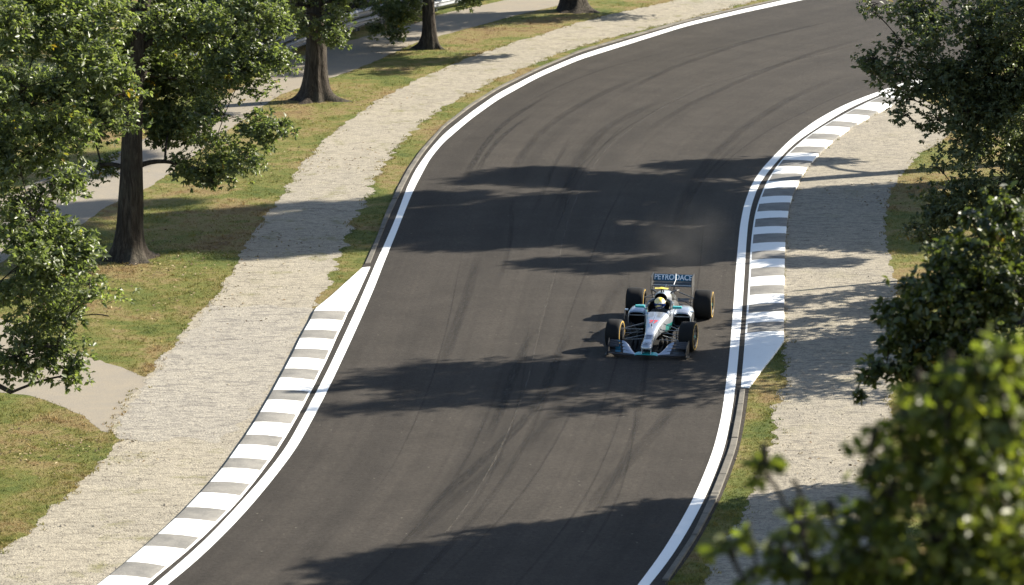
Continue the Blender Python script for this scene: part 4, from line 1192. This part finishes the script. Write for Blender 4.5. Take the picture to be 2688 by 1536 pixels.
def glyphs(text, size, name, mat, parent, place, thick=0.004, font_sx=1.0):
    """lettering as a mesh; place((u, v)) -> point on the surface it is painted on"""
    cu = bpy.data.curves.new(name, 'FONT'); cu.body = text; cu.size = size; cu.align_x = 'CENTER'; cu.align_y = 'CENTER'; cu.offset = 0.004
    o = bpy.data.objects.new(name, cu); COL.objects.link(o)
    dg = bpy.context.evaluated_depsgraph_get(); dg.update()
    me = bpy.data.meshes.new_from_object(o.evaluated_get(dg))
    bpy.data.objects.remove(o)
    for v in me.vertices: v.co = place((v.co.x * font_sx, v.co.y))
    me.materials.clear(); me.materials.append(mat)
    ob = bpy.data.objects.new(name, me); COL.objects.link(ob); ob.parent = parent
    return ob


# the number faces forward: read from in front, so "right" of the digits is the car's left
glyphs('77', 0.24, 'race_number', M['red'], BODY, lambda p: Vector((-.28 - p[1], p[0], top_z(-.28 - p[1]) + .007)), font_sx=0.85)
an = MB(); an.tube([(-.02, 0.0, .52), (-.02, 0.0, .60)], .009, 8); an.tube([(-.02, 0, .60), (.03, 0, .60)], .006, 6)
an.tube([(-.02, -.01, .555), (-.48, .03, .70)], [.011, .005], 8)
an.build('pitot_probe', M['navy'], BODY)

# engine cover, air intake, camera, fin
ec = MB()
esecs = [(-1.66, se(.150, .69, .955, 2.2)), (-1.78, se(.165, .62, .955, 2.3)), (-2.1, se(.21, .50, .925, 2.2)), (-2.55, se(.27, .32, .84, 2.1)), (-2.9, se(.26, .2, .74, 2.0)), (-3.3, se(.16, .2, .60, 2)), (-3.7, se(.07, .25, .43, 2))]
ec.loft([ring_of(x, h) for x, h in esecs], cap0=False, matf=lambda i, j: 0 if (i < 2 or 8 < j < 15) else 1)
EC = ec.build('engine_cover', [M['silver'], M['grey']], CAR, angle=0.8)
ai = MB()
ai.loft([ring_of(-1.655, se(.153, .685, .958, 2.2)), ring_of(-1.648, se(.148, .69, .952, 2.2)), ring_of(-1.665, se(.143, .695, .945, 2.2))], cap0=False, cap1=False)
ai.loft([ring_of(-1.665, se(.143, .695, .945, 2.2)), ring_of(-1.9, se(.10, .72, .92, 2.2))], cap0=False, mat=1)
ai.build('air_intake', [M['silver'], M['black']], EC, angle=0.6)
fin = MB()
fin.add([(x, y, z) for y in (-.006, .006) for x, z in ((-2.15, .91), (-2.75, .93), (-3.55, .70), (-3.6, .48), (-2.9, .72), (-2.5, .84))],
        [(0, 1, 2, 3, 4, 5), (11, 10, 9, 8, 7, 6)] + [(i, (i + 1) % 6, 6 + (i + 1) % 6, 6 + i) for i in range(6)])
fin.build('fin', M['grey'], EC, smooth=False)
cm = MB()
cm.loft([[(x, y, z) for x, z in ((-1.70, 1.045 - abs(y) * .05), (-1.75, 1.07 - abs(y) * .25), (-1.83, 1.062 - abs(y) * .25), (-1.84, 1.04), (-1.76, 1.03))] for y in (-.155, -.13, -.07, 0, .07, .13, .155)])
cm.tube([(-1.77, 0, .93), (-1.77, 0, 1.04)], .016, 8, mat=1); cm.tube([(-1.81, .05, .93), (-1.78, .03, 1.04)], .012, 8, mat=1)
cm.build('camera_pod', [M['yellow'], M['black']], EC)
for s in (-1, 1):
    hp = MB()
    hp.tube([(-2.25, s * .17, .84), (-2.32, s * .27, .885), (-2.42, s * .32, .875)], [.03, .04, .025], 8, flat=.5)
    hp.build('cooling_fin', M['carbon'], EC)

# headrest collar around the driver
hr = MB()
pth = [(-1.18, -.265, .67), (-1.36, -.275, .70), (-1.56, -.255, .74), (-1.67, -.17, .76), (-1.70, 0, .765), (-1.67, .17, .76), (-1.56, .255, .74), (-1.36, .275, .70), (-1.18, .265, .67)]
hr.tube(pth, [.02, .04, .055, .062, .062, .062, .055, .04, .02], 10)
hr.build('headrest', M['grey'], CAR)

# sidepods
for s in (-1, 1):
    sp = MB()
    def sr(x, y0, y1, zb, zt, n=3.2, s=s):
        return ring_of(x, se((y1 - y0) / 2, zb, zt, n), s * (y0 + y1) / 2)
    ss = [(-1.42, .31, .735, .20, .565), (-1.5, .30, .745, .17, .60), (-1.8, .28, .745, .13, .61), (-2.3, .25, .70, .10, .54), (-2.8, .2, .55, .08, .42), (-3.2, .12, .34, .08, .32), (-3.4, .06, .2, .1, .26)]
    def pod_mat(i, j, s=s):
        k = j if j < nr_ - 1 else 2 * (nr_ - 1) - 1 - j
        return 2 if k < 5 else (0 if i < 4 else 1)
    sp.loft([sr(*e) for e in ss], cap0=False, matf=pod_mat)
    SPO = sp.build('sidepod', [M['silver'], M['grey'], M['teal_dark']], CAR, angle=0.8)
    il = MB()
    il.loft([sr(-1.415, .315, .73, .205, .56), sr(-1.40, .33, .715, .225, .545), sr(-1.44, .345, .70, .25, .52, 6)], cap0=False, cap1=False, mat=0)
    il.loft([sr(-1.44, .345, .70, .25, .52, 6), sr(-1.7, .37, .66, .27, .50, 6)], cap0=False, mat=1)
    il.box((-1.40, s * .525, .475), (.03, .40, .022), mat=0)
    il.build('inlet', [M['silver'], M['black']], SPO, angle=0.6)
    vn = MB()
    vp = [(-1.05, .05), (-1.02, .32), (-1.12, .55), (-1.32, .61), (-1.42, .60), (-1.36, .42), (-1.34, .22), (-1.40, .05)]
    n_ = len(vp)
    vn.add([(x, s * (.77 + dy - (x + 1.05) * .05), z) for dy in (0, .012) for x, z in vp],
           [tuple(range(n_)), tuple(range(2 * n_ - 1, n_ - 1, -1))] + [(i, (i + 1) % n_, n_ + (i + 1) % n_, n_ + i) for i in range(n_)])
    vn.box((-1.36, s * .755, .605), (.10, .07, .022), mat=1)
    vn.build('turning_vane', [M['carbon'], M['silver']], CAR, smooth=False)
    bb = MB()
    for k, (x, y, h) in enumerate(((-.62, .40, .26), (-.80, .48, .32), (-1.0, .55, .30), (-.9, .66, .18))):
        bb.add([(x, s * y, .05), (x - .26, s * (y + .08), .05), (x - .24, s * (y + .08), .05 + h), (x - .04, s * y, .05 + h * .8),
                (x, s * (y + .008), .05), (x - .26, s * (y + .088), .05), (x - .24, s * (y + .088), .05 + h), (x - .04, s * (y + .008), .05 + h * .8)],
               [(0, 1, 2, 3), (7, 6, 5, 4), (0, 4, 5, 1), (1, 5, 6, 2), (2, 6, 7, 3), (3, 7, 4, 0)])
    bb.build('bargeboard', M['carbon'], CAR, smooth=False)
    mr = MB()
    ry = s * .43
    mr.loft([[(-1.24 + dx, ry + dy * s, .715 + dz) for dy, dz in ((-.105, -.028), (.105, -.020), (.11, .0), (.105, .028), (-.10, .032), (-.11, 0))] for dx in (0.035, 0.0, -0.055)])
    mr.tube([(-1.26, s * .30, .665), (-1.255, s * .36, .70)], .011, 6, mat=1)
    mr.build('mirror', [M['teal'], M['carbon']], CAR, bevel=0.006)

# floor, plank and diffuser
fl = MB()
fo = [(-.95, .30), (-1.15, .52), (-1.35, .72), (-2.6, .735), (-2.95, .66), (-3.1, .52), (-3.7, .50), (-3.8, .48)]
rg = [[(x, -y, .035), (x, -y, .05), (x, y, .05), (x, y, .035)] for x, y in fo]
fl.loft(rg)
fl.box((-1.9, 0, .024), (2.4, .3, .02), mat=0)
fl.loft([[(x, -y, .058), (x, -y, .07), (x, y, .07), (x, y, .058)] for x, y in ((.52, .16), (.40, .34), (.05, .44), (-.5, .47), (-.98, .52))])  # dark plate and fins added under the nose, standing in for shade there
for y in (-.40, -.30, -.2, .2, .30, .40):
    fl.loft([[(x, y - .004 + (x - .4) * .05 * (1 if y < 0 else -1), z0), (x, y + .004 + (x - .4) * .05 * (1 if y < 0 else -1), z0), (x, y + .004 + (x - .4) * .05 * (1 if y < 0 else -1), z1), (x, y - .004 + (x - .4) * .05 * (1 if y < 0 else -1), z1)] for x, z0, z1 in ((.40, .07, .12), (.25, .07, .24), (-.15, .07, .25), (-.30, .07, .18))])
for y in (-.3, -.1, .1, .3):
    fl.box((-3.65, y, .12), (.4, .008, .15))
fl.build('floor', [M['underbody']], CAR, smooth=False)

# front wing
FW = MB()
ys = np.r_[np.linspace(-.9, -.26, 12), np.linspace(-.2, .2, 6), np.linspace(.26, .9, 12)]
rings = []
for y in ys:
    a = abs(y); sw = .16 * max(0, a - .2)
    ch = .20 if a < .23 else .13
    zc = .085 + (.018 if a < .22 else 0) + .05 * max(0, a - .7)
    rings.append([(.99 - sw, y, zc - .008), (1.005 - sw, y, zc + .004), (.985 - sw, y, zc + .013), (1.0 - sw - ch, y, zc + .026), (1.0 - sw - ch, y, zc + .018), (.93 - sw, y, zc - .008)])
FW.loft(rings, matf=lambda i, j: 1 if 11 <= i <= 17 else 0)
FRONT = FW.build('front_wing', [M['carbon'], M['teal']], CAR, angle=0.9)
for s in (-1, 1):
    for k in range(4):
        fp = MB()
        rr_ = []
        for t in np.linspace(0, 1, 20):
            y = .25 + .035 * k + t * (.585 - .035 * k)
            up = math.sin(min(1, t * 2.0 + .04) * PI / 2) ** .8      # inner end curls down to the main plane
            x0 = .97 - .075 * k - .17 * t
            z0 = .10 + (.016 + .056 * k) * up
            ch, rise = .062, .036 * up
            rr_.append([(x0, s * y, z0), (x0 - .004, s * y, z0 + .009), (x0 - ch, s * y, z0 + rise + .009), (x0 - ch, s * y, z0 + rise)])
        def fm(i, j, k=k):
            t = i / 19
            if .46 < t < .53 or t > .78: return 1
            return 2 if t > .53 else 0
        fp.loft(rr_, matf=fm)
        fp.build('flap', [M['silver'], M['carbon'], M['blue'] if s < 0 else M['grey']], FRONT, angle=0.9)
    ep = MB()
    eo = [(.88, .05), (.92, .14), (.80, .27), (.60, .34), (.44, .34), (.42, .18), (.46, .045)]
    n_ = len(eo)
    rings = []
    ep.add([(x, s * (.875 + dy + .07 * max(0, .75 - x)), z) for dy in (0, .012) for x, z in eo],
           [tuple(range(n_)), tuple(range(2 * n_ - 1, n_ - 1, -1))] + [(i, (i + 1) % n_, n_ + (i + 1) % n_, n_ + i) for i in range(n_)])
    ep.box((.64, s * .905, .042), (.46, .09, .012))
    for k in range(3):
        ep.add([(.80 - .08 * k, s * .64, .235 + .03 * k), (.74 - .08 * k, s * .64, .26 + .03 * k), (.70 - .08 * k, s * .875, .27 + .03 * k), (.77 - .08 * k, s * .875, .215 + .03 * k),
                (.80 - .08 * k, s * .64, .229 + .03 * k), (.74 - .08 * k, s * .64, .254 + .03 * k), (.70 - .08 * k, s * .875, .264 + .03 * k), (.77 - .08 * k, s * .875, .209 + .03 * k)],
               [(0, 1, 2, 3), (7, 6, 5, 4), (0, 4, 5, 1), (1, 5, 6, 2), (2, 6, 7, 3), (3, 7, 4, 0)])
    ep.build('endplate', M['carbon'], FRONT, smooth=False)
    py = MB()
    py.loft([[(.97 - dz * .2, s * .095 + w, .10 + dz), (.80 - dz * .1, s * .095 + w * 1.0, .12 + dz), (.80 - dz * .1, s * .103 + w, .12 + dz), (.97 - dz * .2, s * .103 + w, .10 + dz)] for dz, w in ((0, 0), (.06, 0), (.13, 0))])
    py.build('pylon', M['silver'], FRONT, smooth=False)

# rear wing
RWX = -WB - .52
def wing_ring(prof, y): return [(RWX + x, y, z) for x, z in prof]
rw = MB()
mp = [(.22, .665), (.20, .685), (.10, .675), (-.02, .69), (-.10, .725), (-.10, .718), (-.02, .675), (.12, .655)]
rw.loft([wing_ring(mp, y) for y in np.linspace(-.475, .475, 9)])
REAR = rw.build('rear_wing', [M['grey']], CAR, angle=0.7)
fp = MB()
fpp = [(-.075, .735), (-.065, .752), (-.10, .79), (-.17, .885), (-.178, .882), (-.12, .78)]
fp.loft([wing_ring(fpp, y) for y in np.linspace(-.475, .475, 9)])
RF = fp.build('flap', M['blue'], REAR, angle=0.7)


def flap_pt(p, lift=.006):
    # p = (u, v): u towards the car's left, v up the flap face, 0 in the middle
    t = np.clip((p[1] + .066) / .132, 0, 1)
    a, b = np.array([-.075, .758]), np.array([-.160, .872])
    q = a + (b - a) * t
    nrm = np.array([b[1] - a[1], -(b[0] - a[0])]); nrm /= np.linalg.norm(nrm)
    q = q + nrm * (lift + .012 * math.sin(PI * t) * 0)
    return Vector((RWX + q[0] + .004, p[0], q[1] + .004))


glyphs('PETROOACE', 0.19, 'wing_lettering', M['white'], RF, lambda p: flap_pt((p[0], p[1])), font_sx=0.83)
cb = MB(); cb.tube([(RWX - .14, .06, .905), (RWX - .02, .075, .80), (RWX + .14, .045, .70)], .009, 6)
cb.build('actuator', M['white'], REAR)
for s in (-1, 1):
    ep = MB()
    eo = [(.30, .60), (.26, .90), (-.24, .905), (-.26, .62), (-.12, .42), (-.02, .18), (.10, .18), (.14, .42)]
    n_ = len(eo)
    ep.add([(RWX + x, s * (.475 + dy - .10 * max(0, .62 - z)), z) for dy in (0, .014) for x, z in eo],
           [tuple(range(n_)), tuple(range(2 * n_ - 1, n_ - 1, -1))] + [(i, (i + 1) % n_, n_ + (i + 1) % n_, n_ + i) for i in range(n_)])
    ep.build('endplate', M['carbon'], REAR, smooth=False)
pl = MB()
for y in (-.05, .05): pl.tube([(RWX + .18, y, .30), (RWX + .12, y, .665)], .014, 8, flat=.5)
pl.build('pylon', M['carbon'], REAR)
bm_ = MB(); bm_.loft([wing_ring([(.30, .33), (.24, .35), (.12, .36), (.12, .35), (.24, .33)], y) for y in np.linspace(-.42, .42, 5)])
bm_.build('beam_wing', M['carbon'], CAR)


# wheels
def wheel(x, y, r, w, steer, name='wheel'):
    hub = empty(name, (x, y, r), steer)
    hub.parent = CAR
    t = MB(); N_ = 56
    prof = [(-.5, .66), (-.5, .74), (-.495, .86), (-.46, .95), (-.40, .985), (-.2, 1.0), (.2, 1.0), (.40, .985), (.46, .95), (.495, .86), (.5, .74), (.5, .66), (.3, .63), (-.3, .63)]
    rings = [[(r * q * math.sin(2 * PI * k / N_), w * p, r * q * math.cos(2 * PI * k / N_)) for p, q in prof] for k in range(N_)]
    t.loft(rings + [rings[0]], cap0=False, cap1=False)
    TY = t.build('tyre', M['tyre'], hub, angle=0.9)
    for s in (-1, 1):
        b = MB()
        rings = [[(r * q * math.sin(2 * PI * k / N_), s * w * p, r * q * math.cos(2 * PI * k / N_)) for p, q in ((.502, .80), (.506, .815), (.504, .875), (.498, .90))] for k in range(N_)]
        b.loft(rings + [rings[0]], closed=False, cap0=False, cap1=False)
        b.build('sidewall_stripe', M['band'], TY, angle=0.9)
    m = MB()
    for s in (-1, 1):
        pr_ = [(.495, .66), (.47, .62), (.38, .60), (.34, .30), (.36, .12), (.40, .10), (.40, .0)]
        rings = [[(r * q * math.sin(2 * PI * k / N_), s * w * p, r * q * math.cos(2 * PI * k / N_)) for p, q in pr_] for k in range(N_)]
        m.loft(rings + [rings[0]], closed=False, cap0=False, cap1=False)
        for k in range(10):
            a = 2 * PI * k / 10
            c = Vector((r * .38 * math.sin(a), s * w * .40, r * .38 * math.cos(a)))
            m.box(c, (.03, .03, r * .48), Matrix.Rotation(a, 3, 'Y'), mat=0)
        m.tube([(0, s * w * .36, 0), (0, s * w * .46, 0)], .035, 10, mat=1)
    m.tube([(0, -w * .42, 0), (0, w * .42, 0)], .06, 12)
    m.build('rim', [M['rim'], M['teal']], hub, angle=0.7)


for s in (-1, 1):
    wheel(0, s * .835, .335, .33, math.radians(-5))
    wheel(-WB, s * .805, .338, .42, 0)
    for fx, sgn in ((0, 1), (-WB, -1)):
        yb = .19 if sgn > 0 else .14
        yw = .70 if sgn > 0 else .62
        for (a, b, r) in (((fx + .16, s * yb, .50), (fx, s * yw, .45), .012), ((fx - .34, s * (yb + .04), .53), (fx - .01, s * yw, .45), .012),
                          ((fx + .14, s * yb, .27), (fx, s * yw, .20), .013), ((fx - .36, s * (yb + .03), .25), (fx - .01, s * yw, .20), .013),
                          ((fx - .06, s * yb, .47), (fx - .03, s * yw, .24), .010), ((fx + .09, s * yb, .42), (fx + .08, s * yw, .37), .010)):
            sm_ = MB(); sm_.tube([a, tuple((np.array(a) + np.array(b)) / 2), b], r * 1.3, 8, flat=.55)
            sm_.build('suspension_arm', M['grey'], CAR)
        bd = MB(); bd.tube([(fx, s * (yw - .06), .335), (fx, s * (yw + .06), .335)], .15, 16)
        bd.build('brake_duct', M['carbon'], CAR)

# steering wheel
sw = MB(); sw.box((-1.13, 0, .55), (.04, .26, .13)); sw.tube([(-1.11, 0, .54), (-.96, 0, .48)], .03, 8)
sw.build('steering_wheel', M['carbon'], CAR, bevel=.012)

# ------------------------------------------------------------------ the driver
car_m = Matrix.Translation(CAR.location) @ Matrix.Rotation(CAR.rotation_euler[2], 4, 'Z')
DR = empty('person', car_m @ Vector((-1.51, 0, .11)), CAR.rotation_euler[2])
tag(DR, 'racing driver in yellow and blue helmet seated in the cockpit, hands on the wheel', 'person')


def skinned(name, verts, edges, radii, mats, parent, root=0, sub=2):
    me = bpy.data.meshes.new(name)
    me.from_pydata(verts, edges, [])
    o = bpy.data.objects.new(name, me); COL.objects.link(o); o.parent = parent
    sk = o.modifiers.new('skin', 'SKIN'); sk.use_smooth_shade = True
    lay = me.skin_vertices[0] if me.skin_vertices else None
    if lay is None:
        bm = bmesh.new(); bm.from_mesh(me); bm.verts.layers.skin.verify(); bm.to_mesh(me); bm.free()
        lay = me.skin_vertices[0]
    for i, r in enumerate(radii):
        lay.data[i].radius = r if hasattr(r, '__len__') else (r, r)
        lay.data[i].use_root = (i == root)
    sb = o.modifiers.new('sub', 'SUBSURF'); sb.levels = sub; sb.render_levels = sub
    for m in mats: me.materials.append(m)
    return o


V = [(-.12, 0, .05), (-.10, 0, .22), (-.06, 0, .38), (-.01, 0, .47), (.02, 0, .55), (.03, 0, .64)]
Rr = [(.15, .12), (.14, .11), (.15, .12), (.10, .09), .055, .085]
Ed = [(0, 1), (1, 2), (2, 3), (3, 4), (4, 5)]
for s in (-1, 1):
    b = len(V)
    V += [(-.02, s * .17, .43), (.12, s * .235, .34), (.25, s * .20, .36), (.335, s * .135, .42), (.37, s * .125, .445)]
    Rr += [.068, .052, .046, .034, .034]
    Ed += [(3, b), (b, b + 1), (b + 1, b + 2), (b + 2, b + 3), (b + 3, b + 4)]
    b = len(V)
    V += [(.08, s * .10, .07), (.50, s * .12, .24), (.95, s * .10, .12), (1.03, s * .10, .19)]
    Rr += [.085, .065, .045, .04]
    Ed += [(0, b), (b, b + 1), (b + 1, b + 2), (b + 2, b + 3)]
skinned('body', V, Ed, Rr, [M['suit']], DR)
for s in (-1, 1):
    gv, ge, gr_ = [(.355, s * .13, .435), (.38, s * .125, .455)], [(0, 1)], [.03, .028]
    for k, (L, dz) in enumerate(((.072, .018), (.08, .004), (.075, -.010), (.06, -.024))):
        b = len(gv)
        gv += [(.385, s * .135, .45 + dz), (.385 + L * .45, s * .145, .452 + dz), (.385 + L * .62, s * .118, .448 + dz), (.385 + L * .35, s * .10, .445 + dz)]
        ge += [(1, b), (b, b + 1), (b + 1, b + 2), (b + 2, b + 3)]
        gr_ += [.010, .0095, .009, .008]
    b = len(gv)
    gv += [(.37, s * .10, .475), (.385, s * .085, .485)]
    ge += [(0, b), (b, b + 1)]; gr_ += [.011, .009]
    skinned('glove', gv, ge, gr_, [M['glove']], DR, sub=1)
# helmet
HZ = .64
hm = MB(); N_ = 32; K_ = 20
rings = []
for i in range(1, K_):
    a = PI * i / K_
    z = math.cos(a); r = math.sin(a)
    rg = []
    for k in range(N_):
        b = 2 * PI * k / N_
        x = r * math.cos(b); y = r * math.sin(b)
        chin = .025 * max(0, math.cos(b)) * max(0, -z + .1)
        rg.append((.03 + .148 * x + chin, .132 * y, HZ + .142 * z * (1 if z > 0 else .92)))
    rings.append(rg)


def hmat(i, j):
    b = 2 * PI * (j + .5) / N_
    f = math.cos(b)
    w = i + 1.6 * math.sin(b)
    if w < 4.6 and f > .1 and b < 3.2: return 2
    if w < 7: return 0
    if 7 <= w < 8.4: return 3
    if 11.4 < w < 13.2: return 1
    return 3 if w > 13.2 else 0


hm.loft(rings, matf=hmat)
HEL = hm.build('helmet', [M['cream'], M['helmet_blue'], M['yellow'], M['white']], DR, angle=1.2)
vs = MB(); rings = []
for a in np.linspace(1.42, 1.92, 7):
    z = math.cos(a); r = math.sin(a)
    rings.append([(.03 + .153 * r * math.cos(b), .137 * r * math.sin(b), HZ + .145 * z) for b in np.linspace(-1.35, 1.35, 24)])
vs.loft(rings, closed=False, cap0=False, cap1=False)
vs.build('visor', M['visor'], HEL)

# dust thrown up behind the car
def dust():
    t = NT('dust'); c = t.coord()
    n = t.noise(c, 1.1, 5, 0.6, 0.6)
    gr = t.n('ShaderNodeTexGradient', gradient_type='SPHERICAL'); t.set(gr.inputs[0], t.mapping(c, (1 / 3.6, 1 / 1.3, 1 / 1.0)))
    d = t.math('MULTIPLY', t.math('MULTIPLY', t.ramp(gr.outputs[1], [(0.0, 0.0), (0.9, 1.0)]), t.ramp(n, [(0.42, 0.0), (0.70, 1.0)])), 0.042)
    v = t.n('ShaderNodeVolumePrincipled'); v.inputs['Color'].default_value = (0.82, 0.76, 0.67, 1); t.set(v.inputs['Density'], d)
    t.t.links.new(v.outputs[0], t.out.inputs[1])
    m = MB(); rings = []
    for i in range(1, 12):
        a = PI * i / 12
        rings.append([(3.6 * math.cos(a), 1.3 * math.sin(a) * math.cos(b), 1.0 * math.sin(a) * math.sin(b)) for b in np.linspace(0, 2 * PI, 20, endpoint=False)])
    m.loft(rings)
    o = m.build('dust_cloud', t.mat)
    o.location = car_m @ Vector((-7.6, -.15, 1.06)); o.rotation_euler = (0, 0, CAR.rotation_euler[2])
    tag(o, 'faint pale dust hanging over the track behind the racing car', 'dust', kind='stuff')


dust()

# ------------------------------------------------------------------ light, sky, camera
sun = bpy.data.lights.new('sun', 'SUN'); sun.energy = 5.0; sun.angle = math.radians(0.53); sun.color = (1.0, 0.93, 0.80)
so = bpy.data.objects.new('sun', sun); COL.objects.link(so)
so.rotation_euler = Vector(SUN).to_track_quat('Z', 'Y').to_euler()
so.location = (40, 60, 60)
W = bpy.data.worlds.new('World'); SC.world = W; W.use_nodes = True
nt = W.node_tree; bg = nt.nodes['Background']
sky = nt.nodes.new('ShaderNodeTexSky'); sky.sky_type = 'NISHITA'; sky.sun_disc = False
sky.sun_elevation = SUN_EL; sky.sun_rotation = PI / 2 - SUN_AZ
nt.links.new(sky.outputs[0], bg.inputs[0]); bg.inputs[1].default_value = 0.066

cam = bpy.data.cameras.new('camera'); cam.sensor_width = 36; cam.lens = 36 * FPX / 2688; cam.clip_end = 3000; cam.clip_start = 0.5
co = bpy.data.objects.new('camera', cam); COL.objects.link(co)
co.location = (0, 0, CAM_H); co.rotation_euler = (PI / 2 - CAM_PITCH, 0, 0)
cam.dof.use_dof = True; cam.dof.focus_distance = 78.0; cam.dof.aperture_fstop = 2.5
SC.camera = co
SC.view_settings.view_transform = 'Standard'; SC.view_settings.look = 'None'
SC.view_settings.exposure = 1.7; SC.view_settings.gamma = 1.0
SC.cycles.max_bounces = 8; SC.cycles.diffuse_bounces = 3; SC.cycles.glossy_bounces = 3; SC.cycles.transparent_max_bounces = 8
SC.cycles.use_denoising = True
